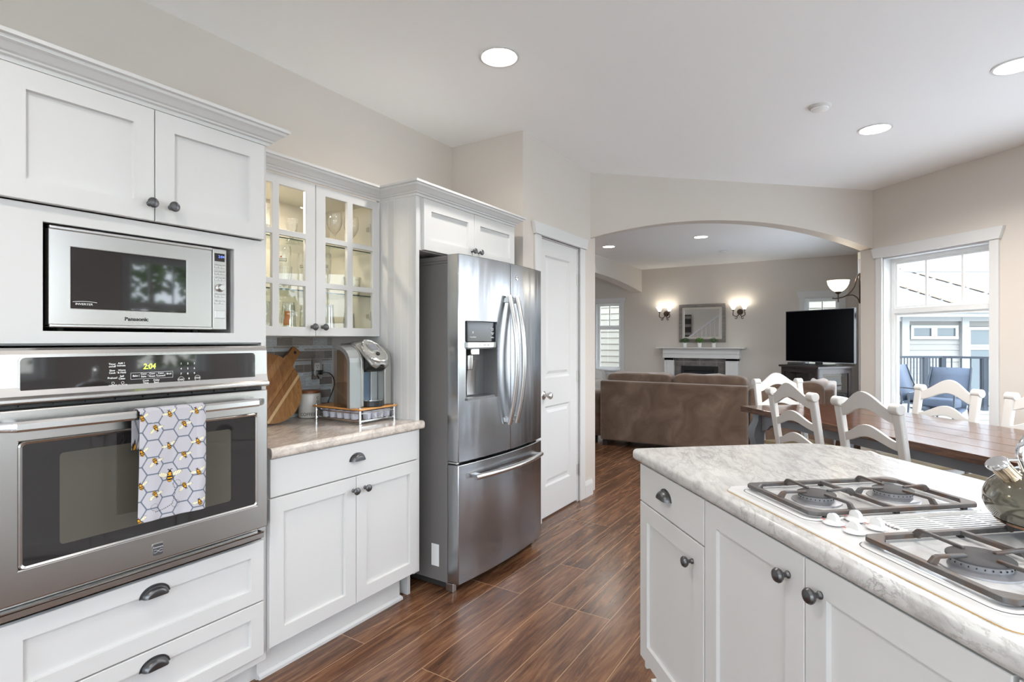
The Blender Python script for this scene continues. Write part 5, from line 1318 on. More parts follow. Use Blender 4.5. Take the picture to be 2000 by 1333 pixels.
# ------------------------------------------------------------------ dining table (own frame: x along, y across)
TO = (-.851, 4.983); TZ = .770
t = thing('dining_table', 'long dark-stained plank dining table on slate grey scalloped legs', 'dining table', (TO[0], TO[1], 0), IR)
TL, TWD = 2.75, 1.03
mb = MB(); e = .16; nb = 5
mb.prism([(0, 0), (e-.0012, 0), (e-.0012, TWD), (0, TWD)], TZ-.046, TZ)
for k in range(nb): mb.box(e+.0012, TL-e-.0012, TWD*k/nb+(.0012 if k else 0), TWD*(k+1)/nb-(.0012 if k < nb-1 else 0), TZ-.046, TZ)
mb.box(TL-e+.0012, TL, 0, TWD, TZ-.046, TZ)
mb.build('tabletop', M['table'], t, bevel=.003, weld=False)
def apron(x0, y0, x1, y1, name='apron'):
    L = math.hypot(x1-x0, y1-y0); dx, dy = (x1-x0)/L, (y1-y0)/L; top = TZ-.047; n = 60
    def low(s_):
        q = min(s_, L-s_); 
        if q < .08: return .565+.03*math.sin(q/.08*PI/2)
        if q < .16: return .595+.055*math.sin((q-.08)/.08*PI/2)
        if q < .26: return .650-.030*math.sin((q-.16)/.10*PI)
        return .650
    mb = MB(); vs = []
    for i in range(n+1):
        s_ = L*i/n
        for o_ in (-.011, .011): vs += [(x0+dx*s_-dy*o_, y0+dy*s_+dx*o_, low(s_)), (x0+dx*s_-dy*o_, y0+dy*s_+dx*o_, top)]
    fs = []
    for i in range(n): a, b = 4*i, 4*i+4; fs += [(a, b, b+1, a+1), (a+2, a+3, b+3, b+2), (a, a+2, b+2, b), (a+1, b+1, b+3, a+3)]
    fs += [(0, 1, 3, 2), (4*n, 4*n+2, 4*n+3, 4*n+1)]
    mb.add(vs, fs); mb.build(name, M['tablegrey'], t)
ax, ay = .115, .105
apron(ax+.03, ay, TL-ax-.03, ay); apron(ax+.03, TWD-ay, TL-ax-.03, TWD-ay); apron(ax, ay+.03, ax, TWD-ay-.03); apron(TL-ax, ay+.03, TL-ax, TWD-ay-.03)
for sx in (-1, 1):
    for sy in (-1, 1):
        bx, by = (ax if sx < 0 else TL-ax), (ay if sy < 0 else TWD-ay)
        prof = [(.048, TZ-.047, 0), (.050, .66, 0), (.062, .60, .014), (.060, .54, .022), (.047, .46, .014), (.037, .36, -.002), (.031, .25, -.010), (.029, .14, -.006), (.034, .06, .008), (.046, .03, .018), (.044, .0, .018)]
        mb = MB(); n = 4; vs = []
        for r, z, off in prof:
            c = (bx+sx*off, by+sy*off); 
            for p, q in ((-1, -1), (-.3, -1.06), (.3, -1.06), (1, -1), (1.06, -.3), (1.06, .3), (1, 1), (.3, 1.06), (-.3, 1.06), (-1, 1), (-1.06, .3), (-1.06, -.3)): vs.append((c[0]+p*r*.78, c[1]+q*r*.78, z))
        n = 12; m_ = len(prof); mb.add(vs, [(j*n+i, j*n+(i+1) % n, (j+1)*n+(i+1) % n, (j+1)*n+i) for j in range(m_-1) for i in range(n)]+[tuple(range(n)), tuple(range((m_-1)*n, m_*n))], 0, True)
        mb.build('leg', M['tablegrey'], t, angle=40)

# ------------------------------------------------------------------ dining chairs
rush = mat('woven_rush', (.45, .33, .18), .8); g = N(rush); g.bump(g.noise(g.coords((1, 60, 1)), 4, 3), .5, .004)
def make_chair():
    t = thing('dining_chair', 'chair', 'chair')
    by = lambda z: -.205-(.0 if z < .44 else (z-.44)*.165)-(.03*(.44-z)/.44 if z < .44 else 0)
    for s_ in (-1, 1):
        x = s_*.208; mb = MB(); pts = [(x, by(z), z) for z in (0, .12, .25, .38, .44, .55, .68, .80, .90, .945)]
        vs = []; pr = [(-.025, -.011), (-.021, -.017), (.021, -.017), (.025, -.011), (.025, .011), (.021, .017), (-.021, .017), (-.025, .011)]
        for i, (px_, py_, pz_) in enumerate(pts):
            k = .80 if pz_ == 0 else (1.0 if pz_ < .7 else 1.0+.10*(pz_-.7)/.25)
            vs += [(px_+a*k, py_+b*k, pz_) for a, b in pr]
        n = 8; m_ = len(pts); mb.add(vs, [(j*n+i, j*n+(i+1) % n, (j+1)*n+(i+1) % n, (j+1)*n+i) for j in range(m_-1) for i in range(n)]+[tuple(range(n)), tuple(range((m_-1)*n, m_*n))])
        p_ = mb.build('rear_post', M['chairw'], t, bevel=.003)
        mb = MB(); cz, cyy = .955, by(.955)-.006                 # scrolled top
        mb.lathe([(.012, -.031), (.026, -.031), (.0305, -.027), (.0305, .027), (.026, .031), (.012, .031)], (x, cyy, cz), 22, 'x'); mb.build('scroll', M['chairw'], p_)
        mb = MB()
        for z in (.925, .80, .66): mb.lathe([(.0035, 0), (.0035, .0016), (.0001, .003)], (x+.0255, by(z), z), 8, 'x') if s_ > 0 else mb.lathe([(.0001, -.003), (.0035, -.0016), (.0035, 0)], (x-.0255, by(z), z), 8, 'x')
        mb.build('dowel', M['chairw'], p_)
        mb = MB(); fx_ = s_*.205; mb.lathe([(.014, 0), (.019, .03), (.021, .20), (.018, .24), (.023, .27), (.023, .42)], (fx_, .185, 0), 16); mb.build('front_leg', M['chairw'], t)
    def slat(zc, H_, A, name):
        mb = MB(); n = 32; vs = []
        for i in range(n+1):
            q = -1+2*i/n; x = q*.190; bump = (math.cos(PI*q)+1)/2; bump = bump**.85
            hh = H_*(.74+.26*bump); top = zc+A*bump+hh/2; bot = zc+A*bump*.93-hh/2
            cv = -.014*(1-q*q)
            for z in (bot, top):
                for dy in (-.009, .009): vs.append((x, by((bot+top)/2)+cv+dy-(z-(bot+top)/2)*.165, z))
        fs = []
        for i in range(n): a, b = 4*i, 4*i+4; fs += [(a, b, b+2, a+2), (a+1, a+3, b+3, b+1), (a, a+1, b+1, b), (a+2, b+2, b+3, a+3)]
        fs += [(0, 2, 3, 1), (4*n, 4*n+1, 4*n+3, 4*n+2)]
        mb.add(vs, fs); mb.build(name, M['chairw'], t, bevel=.004)
    slat(.905, .095, .082, 'crest_rail'); slat(.745, .068, .062, 'back_slat'); slat(.600, .062, .055, 'back_slat')
    mb = MB(); mb.box(-.205, .205, -.19, -.172, .40, .435); mb.box(-.195, .195, .176, .194, .385, .43); mb.box(-.214, -.196, -.19, .185, .395, .43); mb.box(.196, .214, -.19, .185, .395, .43); mb.build('seat_frame', M['chairw'], t)
    mb = MB(); mb.prism(rrect(-.225, .225, -.195, .215, .03), .430, .455); mb.build('seat', rush, t, bevel=.010)
    for y, z in ((.185, .22),): mb = MB(); mb.tube([(-.19, y, z), (.19, y, z)], .011, 10); mb.build('stretcher', M['chairw'], t)
    for s_ in (-1, 1): mb = MB(); mb.tube([(s_*.205, -.20, .16), (s_*.205, .18, .16)], .010, 10); mb.build('stretcher', M['chairw'], t)
    mb = MB(); mb.tube([(-.19, -.205, .25), (.19, -.205, .25)], .010, 10); mb.build('stretcher', M['chairw'], t)
    return t
ch0 = make_chair(); used = [False]
def place_chair(tt, nn, rz, label, sc=1.0):
    o = ch0 if not used[0] else copy_tree(ch0); used[0] = True
    o.location = (TO[0]+tt*ca-nn*sa, TO[1]+tt*sa+nn*ca, 0); o.rotation_euler = (0, 0, rz); o.scale = (sc, 1, 1); tag(o, label, 'chair', 'white ladder-back dining chairs')
place_chair(.845, .150, IR, 'white ladder-back chair on the island side of the table, next to the sofa end', 1.04)
place_chair(1.500, .150, IR, 'white ladder-back chair on the island side of the table, behind the rounded counter corner', 1.02)
place_chair(.80, .880, IR+PI, 'white ladder-back chair across the table in front of the dining window', 1.08)
place_chair(1.475, .880, IR+PI, 'white ladder-back chair across the table cut off by the picture edge', 1.08)
place_chair(.10, .485, IR-PI/2, 'white ladder-back chair at the head of the table in front of the brown sofa', 1.0)

# ------------------------------------------------------------------ living room
WORLD = True
def soft(mb, x0, x1, y0, y1, z0, z1, r=.06, puff=.03, n=10, wob=0.0, seed=0):
    """pillow-like block: superellipsoid-ish grid"""
    rnd = random.Random(seed); ph = [rnd.uniform(0, 6) for _ in range(4)]
    cx, cy, cz = (x0+x1)/2, (y0+y1)/2, (z0+z1)/2; hx, hy, hz = (x1-x0)/2, (y1-y0)/2, (z1-z0)/2
    def fn(a, b):
        th = -PI+2*PI*a; ph_ = -PI/2+PI*b
        def sg(v, p): return math.copysign(abs(v)**p, v)
        e1, e2 = .32, .30
        x = sg(math.cos(ph_), e1)*sg(math.cos(th), e2); y = sg(math.cos(ph_), e1)*sg(math.sin(th), e2); z = sg(math.sin(ph_), e1)
        w = 1+wob*math.sin(x*5+ph[0])*math.sin(y*4+ph[1])
        return (cx+x*hx, cy+y*hy*w, cz+z*hz*w+wob*.4*hz*math.sin(x*7+ph[2])*(1 if z > 0 else 0))
    mb.grid(40, 21, fn, 0, True); return mb
t = thing('sofa', 'brown microsuede sectional sofa seen from behind with two loose back cushions', 'sofa', (-1.9, 6.9, 0))
mb = MB(); mb.box(-2.772, -1.030, 6.452, 6.60, .072, .820); mb.build('back_panel', M['suede'], t, WORLD, bevel=.022, seg=3)
mb = MB(); mb.box(-2.765, -1.035, 6.60, 7.40, .075, .40); mb.build('base', M['suede'], t, WORLD, bevel=.02, seg=3)
mb = MB(); soft(mb, -3.02, -2.775, 6.55, 7.42, .072, .680); mb.build('arm', M['suede'], t, WORLD)
mb = MB(); soft(mb, -2.735, -1.895, 6.56, 6.83, .50, .925, wob=.05, seed=3); mb.build('back_cushion', M['suede'], t, WORLD)
mb = MB(); soft(mb, -1.905, -1.06, 6.56, 6.84, .50, .925, wob=.06, seed=8); mb.build('back_cushion', M['suede'], t, WORLD)
for x0, x1 in ((-2.76, -1.905), (-1.895, -1.04)): mb = MB(); soft(mb, x0, x1, 6.78, 7.42, .38, .54, seed=4); mb.build('seat_cushion', M['suede'], t, WORLD)
mb = MB(); mb.prism([(-1.020, 6.50), (-.36, 6.62), (-.22, 6.78), (-.24, 8.3), (-1.02, 8.3)], .072, .42); mb.build('corner_base', M['suede'], t, WORLD, bevel=.02, seg=3)
mb = MB(); mb.prism([(-1.020, 6.50), (-.36, 6.62), (-.22, 6.78), (-.24, 8.3), (-.40, 8.3), (-.40, 6.86), (-.5, 6.76), (-1.02, 6.66)], .40, .800); mb.build('corner_back', M['suede'], t, WORLD, bevel=.025, seg=3)
mb = MB(); soft(mb, -1.0, -.30, 6.62, 6.86, .50, .875, wob=.05, seed=6); mb.build('back_cushion', M['suede'], t, WORLD)
mb = MB(); soft(mb, -.52, -.30, 6.9, 8.2, .42, .84, wob=.05, seed=9); mb.build('back_cushion', M['suede'], t, WORLD)
mb = MB(); soft(mb, -1.01, -.5, 6.86, 8.28, .38, .54, seed=5); mb.build('seat_cushion', M['suede'], t, WORLD)
for x, y in ((-2.72, 6.52), (-1.1, 6.52), (-2.72, 7.34), (-1.1, 7.34), (-.42, 6.80), (-.32, 8.2), (-.95, 8.2), (-2.95, 6.7), (-2.95, 7.3)):
    mb = MB(); mb.box(x-.03, x+.03, y-.03, y+.03, 0, .078); mb.build('foot', M['stand'], t, WORLD)

t = thing('grey_loveseat', 'light grey upholstered loveseat below the far window, mostly hidden by the pantry wall', 'loveseat', (-4.85, 9.6, 0))
mb = MB(); mb.box(-5.5, -4.16, 9.30, 9.95, .08, .42); mb.build('base', M['greyfab'], t, WORLD, bevel=.02)
mb = MB(); soft(mb, -5.45, -4.14, 9.74, 9.98, .30, .775); mb.build('back', M['greyfab'], t, WORLD)
mb = MB(); soft(mb, -4.34, -4.12, 9.20, 9.86, .08, .60); mb.build('arm', M['greyfab'], t, WORLD)
mb = MB(); soft(mb, -5.56, -5.34, 9.20, 9.86, .08, .60); mb.build('arm', M['greyfab'], t, WORLD)
mb = MB(); soft(mb, -5.34, -4.34, 9.22, 9.80, .38, .52); mb.build('seat_cushion', mat('ivory_fabric', (.72, .68, .62), .9), t, WORLD)
for x in (-5.45, -4.22):
    for y in (9.28, 9.9): mb = MB(); mb.box(x-.025, x+.025, y-.025, y+.025, 0, .085); mb.build('foot', M['stand'], t, WORLD)

t = thing('patterned_ottoman', 'low beige patterned ottoman glimpsed between the sofa end and the dining chairs', 'ottoman', (-.33, 8.6, 0))
om = mat('beige_damask_fabric', (.5,.45,.38), .9); g = N(om); v = g.n('TexVoronoi', Scale=26.0, _feature='F1'); g.l(g.coords(), v.inputs['Vector']); g.l(g.ramp(v.outputs[0], [(.25, (.55, .50, .42)), (.5, (.22, .19, .16))]), g.p.inputs['Base Color'])
mb = MB(); soft(mb, -.58, -.08, 8.36, 8.84, .06, .56); mb.build('cushion', om, t, WORLD)
for x in (-.54, -.18):
    for y in (8.44, 8.76): mb = MB(); mb.lathe([(.018, 0), (.022, .08)], (x, y, 0), 10); mb.build('foot', M['stand'], t, WORLD)

# fireplace
t = thing('fireplace', 'white fireplace mantel with slate tile surround and black firebox', 'fireplace', (-2.57, 10.75, 0))
YF = 10.70
mb = MB(); Fm = lambda x, y, z: (x, y, z)
mb.box(-3.385, -1.755, 10.61, FARY-.001, 1.172, 1.194)
mb.build('mantel_shelf', M['trim'], t, WORLD, bevel=.004)
mb = MB(); cr = [(0, 1.085), (.012, 1.085), (.018, 1.105), (.030, 1.110), (.036, 1.130), (.062, 1.150), (.072, 1.158), (.072, 1.171), (0, 1.171)]
mb.sweep(cr, [(-3.265, FARY-.001), (-3.265, YF), (-1.845, YF), (-1.845, FARY-.001)], side=-1) ; mb.build('cornice', M['trim'], t, WORLD)
mb = MB(); mb.box(-3.262, -1.848, YF+.001, FARY-.001, .985, 1.170); mb.build('frieze', M['trim'], t, WORLD, bevel=.003)
mb = MB()
for k in range(58): x = -3.25+1.39*k/57; mb.box(x-.0075, x+.0075, YF-.011, YF+.002, 1.062, 1.083)
mb.build('dentil_strip', M['trim'], t, WORLD)
for x0, x1 in ((-3.238, -3.052), (-2.092, -1.872)):
    mb = MB(lambda u, w, o: (u, YF+.02-o, w)); mb.shaker(x0, x1, 0.0, .984, .0, t=.158, fr=.04, rec=.012); mb.build('pilaster', M['trim'], t, WORLD)
    mb = MB(); mb.sweep([(0, .940), (.010, .940), (.014, .955), (.022, .962), (.022, .984), (0, .984)], [(x0, FARY-.01), (x0, YF+.02), (x1, YF+.02), (x1, FARY-.01)], side=-1); mb.build('capital', M['trim'], t, WORLD)
mb = MB(); mb.cells([-3.052, -2.925, -2.235, -2.092], [0, .835, .986], lambda i, j: not (i == 1 and j == 0), 10.79, FARY-.002, lambda u, w, y: (u, y, w)); mb.build('tile_surround', M['tile'], t, WORLD)
mb = MB(); mb.cells([-2.925, -2.86, -2.30, -2.235], [0.0, .10, .74, .835], lambda i, j: not (i == 1 and j == 1), 10.765, 10.80, lambda u, w, y: (u, y, w)); fb = mb.build('firebox_frame', M['black'], t, WORLD, bevel=.006)
mb = MB(); mb.box(-2.86, -2.30, 10.86, 10.87, .0, .75); mb.build('firebox_back', M['dark'], t, WORLD)
mb = MB(); mb.prism([(-2.83, .66)]+[(-2.58+.25*math.cos(a), .60+.10*math.sin(a)) for a in [PI-PI*i/16 for i in range(17)]]+[(-2.33, .66), (-2.30, .735), (-2.86, .735)], 10.78, 10.79, f=lambda x, z, y: (x, y, z)); mb.build('arched_hood', mat('blue_black_metal', (.03, .035, .045), .3, .6), fb, WORLD)
# plants on the mantel
leafm = [mat('fresh_green_leaf', (.10, .24, .035), .5), mat('dark_green_leaf', (.045, .11, .03), .5), mat('sage_green_leaf', (.12, .19, .09), .5)]
def potted(x, y, z, label, m_, seed, r=.072, n=190, name='potted_plant', ph=.085, pr=.038):
    t = thing(name, label, 'plant', (x, y, z), 0, 'small potted plants on the mantel' if name == 'potted_plant' else None); rnd = random.Random(seed)
    mb = MB(); mb.lathe([(pr*.82, 0), (pr, ph), (pr*.94, ph), (pr*.9, ph-.012), (.0001, ph-.012)], n=20); mb.build('pot', M['white'], t)
    mb = MB(); 
    for k in range(n):
        a = rnd.uniform(0, 2*PI); b = math.acos(rnd.uniform(-.35, 1)); rr = r*rnd.uniform(.55, 1.08)
        c = Vector((rr*math.sin(b)*math.cos(a)*1.15, rr*math.sin(b)*math.sin(a), ph+.035+rr*math.cos(b)*.85))
        d = Vector((rnd.uniform(-1, 1), rnd.uniform(-1, 1), rnd.uniform(-.4, 1))).normalized(); q = d.cross(Vector((rnd.uniform(-1, 1), rnd.uniform(-1, 1), rnd.uniform(-1, 1)))).normalized()
        L = r*.26; mb.add([c-d*L*.6, c+q*L*.42, c+d*L*.7, c-q*L*.42], [(0,1,2,3)])
    mb.build('foliage', m_, t, recalc=False)
    mb = MB()
    for k in range(7): a = k*.9; mb.tube([(0, 0, ph-.015), (.02*math.cos(a), .02*math.sin(a), ph+.03), (r*.6*math.cos(a), r*.6*math.sin(a), ph+.06)], .0018, 5)
    mb.build('stems', leafm[1], t)
potted(-2.835, 10.72, 1.1945, 'dark leafy potted plant on the mantel, on the side toward the archway', leafm[1], 1)
potted(-2.560, 10.72, 1.1945, 'bright green round plant in a white pot in the middle of the mantel', leafm[0], 2, r=.075)
potted(-2.300, 10.72, 1.1945, 'sage green plant in a white pot on the mantel, nearest the television', leafm[2], 3)
# mirror
t = thing('wall_mirror', 'rectangular mirror in a weathered grey wood frame over the mantel', 'mirror', (-2.55, FARY-.02, 1.655))
x0, x1, z0, z1 = -2.985, -2.115, 1.290, 2.028
def ringbox(mb, a, b, c, d, w, y0, y1): mb.cells([a, a+w, b-w, b], [c, c+w, d-w, d], lambda i, j: not (i == 1 and j == 1), y0, y1, lambda u, v, y: (u, y, v))
mb = MB(); ringbox(mb, x0, x1, z0, z1, .062, FARY-.042, FARY-.002); mb.build('frame', M['fwood'], t, WORLD, bevel=.008)
mb = MB(); ringbox(mb, x0+.062, x1-.062, z0+.062, z1-.062, .045, FARY-.034, FARY-.004); mb.build('liner', mat('champagne_liner', (.58, .54, .49), .4, .2), t, WORLD, bevel=.004)
mb = MB(); mb.box(x0+.105, x1-.105, z0+.105-0, z1-.105, 0, 0) if False else mb.box(x0+.107, x1-.107, FARY-.020, FARY-.012, z0+.107, z1-.107); mb.build('mirror_glass', M['mirror'], t, WORLD)
# double sconces
def sconce(x, label):
    t = thing('double_wall_sconce', label, 'wall light', (x, FARY-.001, 1.86), 0, 'double wall sconces beside the mirror')
    mb = MB(); mb.lathe([(.055, 0), (.055, -.008), (.045, -.020), (.0001, -.026)], (0, 0, 0), 26, 'y'); mb.build('backplate', M['bronze'], t)
    for s_ in (-1, 1):
        sx = s_*.098
        mb = MB(); mb.tube(smooth([Vector((s_*.01, -.02, -.01)), Vector((s_*.02, -.07, -.06)), Vector((s_*.05, -.10, -.09)), Vector((sx*1.05, -.12, -.06)), Vector((sx, -.13, -.0)), Vector((sx, -.13, .022))]), .0075, 8)
        mb.tube(smooth([Vector((s_*.05, -.10, -.09)), Vector((s_*.035, -.10, -.115)), Vector((s_*.06, -.10, -.13)), Vector((s_*.075, -.10, -.11))]), .006, 8); am = mb.build('arm', M['bronze'], t)
        mb = MB(); mb.lathe([(.012, .018), (.024, .026), (.026, .034), (.014, .036)], (sx, -.13, 0), 18); mb.build('cup', M['bronze'], am)
        mb = MB(); mb.lathe([(.022, .034), (.034, .060), (.046, .085), (.066, .118), (.074, .130)], (sx, -.13, 0), 26, caps=False); mb.build('shade', M['shade_white'], t)
        l = bpy.data.lights.new('sconce_glow', 'POINT'); l.energy = 0.55; l.color = (1, .93, .78); l.shadow_soft_size = .03; o = bpy.data.objects.new('sconce_glow', l); COL.objects.link(o); o.parent = t; o.location = (sx, -.115, .150)
sconce(-3.245, 'double wall sconce between the side archway and the mirror')
sconce(-1.862, 'double wall sconce between the mirror and the television')
# the hall side, seen in the mirror
t = thing('wall_art', 'dark horizontal slatted wood wall art reflected in the mantel mirror', 'wall art', (-4.62, HALL+.012, 1.6))
mb = MB(); mb.box(-.26, .26, -.010, .010, -.52, .52); mb.build('backing', M['dark'], t)
for k in range(8): z = -.50+.128*k; mb = MB(); mb.box(-.26, .26, .010, .034, z, z+(.085 if k % 2 else .10)); mb.build('slat', M['fwood'] if k % 2 else M['stand'], t)
t = thing('staircase', 'white staircase with brown treads and thin balusters, seen only in the mantel mirror', 'staircase', (-3.78, HALL+.5, 0))
mb = MB(); st = [(-.95, 0)]
for k in range(8): st += [(-.95+.24*k, .18*(k+1)), (-.95+.24*(k+1), .18*(k+1))]
st += [(.97, 0)]
mb.prism(st, -.48, .30, f=lambda x, z, y: (x, y, z)); mb.build('stair_body', M['trim'], t)
for k in range(8): mb = MB(); mb.box(-.97+.24*k, -.71+.24*k, -.49, .32, .18*(k+1)+.001, .18*(k+1)+.03); mb.build('tread', M['table'], t)
for k in range(16): x = -.92+.12*k; mb = MB(); mb.box(x-.012, x+.012, .27, .294, .18*(k//2+1)+.03, .18*(k//2+1)+.86+.09*(k % 2)); mb.build('baluster', M['trim'], t)
mb = MB(); mb.bar((-.98, .282, 1.02), (.96, .282, 2.46), .05, .05); mb.build('handrail', M['trim'], t)
# large bowl sconce on the wall end
t = thing('bowl_wall_sconce', 'wall sconce with one glowing bowl shade beside the dining window', 'wall light', (.019, 6.76, 1.88))
mb = MB(); mb.box(-.014, 0, -.030, .030, -.165, .150); mb.build('backplate', M['bronze'], t, bevel=.004)
mb = MB(); mb.tube(smooth([Vector((-.012, 0, .145)), Vector((-.035, 0, .10)), Vector((-.06, 0, .0)), Vector((-.13, 0, -.080)), Vector((-.215, 0, -.105)), Vector((-.255, 0, -.100))]), .0065, 8)
mb.tube(smooth([Vector((-.012, 0, -.155)), Vector((-.025, 0, -.11)), Vector((-.07, 0, -.075)), Vector((-.13, 0, -.080))]), .0065, 8)
mb.tube([(-.20, 0, -.145), (-.20, 0, -.04)], .006, 8); mb.lathe([(.010, -.06), (.030, -.045), (.033, -.035), (.010, -.032)], (-.20, 0, 0), 20); mb.build('arm', M['bronze'], t)
mb = MB(); mb.lathe([(.028, -.036), (.055, -.020), (.080, .008), (.098, .045), (.105, .082), (.107, .086)], (-.20, 0, 0), 36, caps=False); mb.build('bowl', M['lampshade'], t)
l = bpy.data.lights.new('sconce_glow', 'POINT'); l.energy = 3; l.color = (1, .9, .72); l.shadow_soft_size = .05; o = bpy.data.objects.new('sconce_glow', l); COL.objects.link(o); o.parent = t; o.location = (-.20, 0, .12)
mb = MB(); mb.box(-.012, .0, -.02, .02, -.06, .06) ; o = mb.build('light_switch', M['white'], None, bevel=.003); o.location = (.018, 7.1, .30); tag(o, 'small white outlet plate low on the wall end beside the television', 'outlet')
# television and stand
p0 = Vector((-1.02, 10.135)); p1 = Vector((-.045, 9.405)); tdv = (p1-p0).normalized(); ang_ = math.atan2(tdv.y, tdv.x); wtv = (p1-p0).length; c = (p0+p1)/2
t = thing('television', 'large flat black television angled in the corner on its stand', 'television', (c.x, c.y, .945), ang_)
zt0, zt1 = .985-.945, 1.808-.945
mb = MB(); mb.box(-wtv/2, wtv/2, 0, .035, zt0, zt1); mb.build('cabinet', M['black'], t, bevel=.004)
mb = MB(); ringbox(mb, -wtv/2, wtv/2, zt0, zt1, .010, -.004, .001); mb.build('bezel', mat('dark_steel_bezel', (.12,.12,.13), .25, .8), t)
mb = MB(); mb.box(-wtv/2+.010, wtv/2-.010, -.0015, .0005, zt0+.010, zt1-.010); mb.build('screen', M['screen'], t)
mb = MB(); mb.box(-.06, .06, .01, .03, .008, zt0+.02); mb.prism(rrect(-.22, .22, -.08, .14, .03), 0, .009); mb.build('pedestal', M['black'], t, bevel=.003)
t = thing('television_stand', 'dark espresso corner television stand with glass doors', 'television stand', (-.5, 9.7, 0))
poly = [(-1.075, 9.62), (-.485, 8.93), (-.045, 9.58), (-.045, 10.35), (-.70, 10.50)]
ins = [(-1.035, 9.625), (-.485, 8.985), (-.085, 9.60), (-.085, 10.31), (-.70, 10.45)]
mb = MB(); mb.prism(poly, .915, .944); mb.build('top', M['stand'], t, WORLD, bevel=.004)
mb = MB(); mb.prism(ins, .0, .07); mb.prism(ins, .46, .48); mb.build('shelf', M['stand'], t, WORLD)
mb = MB()
def facepan(a, b, zlo, zhi, m_='stand', thk=.02, name=None, parent=None, ins_=0.0):
    A, B = Vector(a), Vector(b); d = (B-A).normalized(); n_ = Vector((d.y, -d.x)); L = (B-A).length
    return lambda u, w, o: (A.x+d.x*u+n_.x*o, A.y+d.y*u+n_.y*o, w), L
Fs, L = facepan(ins[0], ins[1], 0, 1); L1 = L
mb = MB(Fs); mb.box(0, .06, .07, .915, -.02, 0); mb.box(L-.07, L, .07, .915, -.02, 0); mb.box(.06, L-.07, .845, .915, -.02, 0); mb.box(.06, L-.07, .42, .48, -.02, 0); mb.build('front_frame', M['stand'], t, WORLD) if False else None
mb = MB(); mb.cells([0, .07, L-.08, L], [.07, .13, .43, .48, .84, .915], lambda i, j: not (i == 1 and j in (1, 3)), -.02, 0, Fs); mb.build('door_frame', M['stand'], t, WORLD)
mb = MB(); mb.add([Fs(.07, .48, -.01), Fs(L-.08, .48, -.01), Fs(L-.08, .84, -.01), Fs(.07, .84, -.01)], [(0,1,2,3)]); mb.build('glass_door', M['ovenglass'], t, WORLD)
Fs, L = facepan(ins[1], ins[2], 0, 1)
mb = MB(); mb.cells([0, .10, L-.07, L], [.07, .13, .43, .48, .84, .915], lambda i, j: not (i == 1 and j in (1, 3)), -.02, 0, Fs); mb.build('side_frame', M['stand'], t, WORLD)
mb = MB(); mb.add([Fs(.10, .48, -.01), Fs(L-.07, .48, -.01), Fs(L-.07, .84, -.01), Fs(.10, .84, -.01)], [(0,1,2,3)]); mb.build('side_glass', M['cabglass'], t, WORLD)
mb = MB(); mb.box(-.72, -.68, 10.38, 10.44, .07, .915); mb.box(-.13, -.09, 10.24, 10.30, .07, .915); mb.build('rear_post', M['stand'], t, WORLD)
mb = MB(); mb.prism(rrect(-.95, -.70, 9.62, 9.80, .03), .945, .978) ; o = mb.build('set_top_box', M['black'], None, bevel=.004); tag(o, 'small black box on top of the television stand beside the television foot', 'media box')
mb = MB(); mb.prism(rrect(-.42, -.16, 9.45, 9.70, .02), .4812, .52); o = mb.build('router', M['black'], None, bevel=.004); tag(o, 'black device lying inside the television stand behind the side glass', 'media box')
# plant beside the far window
t = thing('orchid_plant', 'white flowering plant on a slim stand beside the tall far window', 'plant', (-4.63, 10.30, 0))
mb = MB(); mb.lathe([(.10, 0), (.10, .02), (.02, .04), (.02, .60), (.11, .62), (.11, .64)], n=24); mb.build('plant_stand', M['stand'], t)
mb = MB(); mb.lathe([(.05, .641), (.075, .76), (.068, .76), (.0001, .74)], n=22); mb.build('pot', M['stand'], t)
rnd = random.Random(5); mb = MB()
for k in range(6): a = k*1.05; mb.tube([(0, 0, .74), (.04*math.cos(a), .04*math.sin(a), .86), (.07*math.cos(a), .07*math.sin(a), .97)], .003, 5)
for k in range(60):
    a = rnd.uniform(0, 6.28); z = rnd.uniform(.76, .95); r = rnd.uniform(.02, .09); c_ = Vector((r*math.cos(a), r*math.sin(a), z)); d = Vector((math.cos(a), math.sin(a), rnd.uniform(-.3, .8))).normalized(); q = d.cross(Vector((0, 0, 1))).normalized()
    mb.add([c_, c_+d*.03+q*.014, c_+d*.06, c_+d*.03-q*.014], [(0,1,2,3)])
mb.build('foliage', leafm[1], t, recalc=False)
mb = MB()
for k in range(26):
    a = rnd.uniform(0, 6.28); z = rnd.uniform(.78, 1.02); r = rnd.uniform(.03, .10); mb.sphere((r*math.cos(a), r*math.sin(a), z), .017, 8, 5, sq=(1, 1, .6))
mb.build('blossoms', M['white'], t)

# ------------------------------------------------------------------ outside
sid = mat('pale_lap_siding', (.22, .21, .195), .7); wht = mat('exterior_white_trim', (.32, .32, .32), .6); grn_ = mat('dim_house_window', (.08, .10, .11), .2)
shing = mat('grey_roof_shingles', (.5,.49,.48), .8); g = N(shing); bk = g.n('TexBrick'); g.l(g.coords(), bk.inputs['Vector'])
for k, x in (('Scale', 1.0), ('Mortar Size', .012), ('Brick Width', .35), ('Row Height', .18)): bk.inputs[k].default_value = x
bk.inputs['Color1'].default_value = (.22, .215, .21, 1); bk.inputs['Color2'].default_value = (.17, .168, .16, 1); bk.inputs['Mortar'].default_value = (.09, .085, .08, 1); g.l(bk.outputs[0], g.p.inputs['Base Color'])
deckm = mat('deck_coating', (.66, .66, .66), .6); blu = mat('slate_blue_metal', (.03, .038, .05), .4, .3); sling = mat('blue_sling_fabric', (.055, .07, .10), .8)
grass = mat('pale_gravel', (.55, .55, .53), .9)
mb = MB(); mb.box(-60, 60, -50, 80, -3.2, -3.1); struct(mb.build('ground', grass))
VR = YAW                                                   # outside things stand in a frame turned like the street
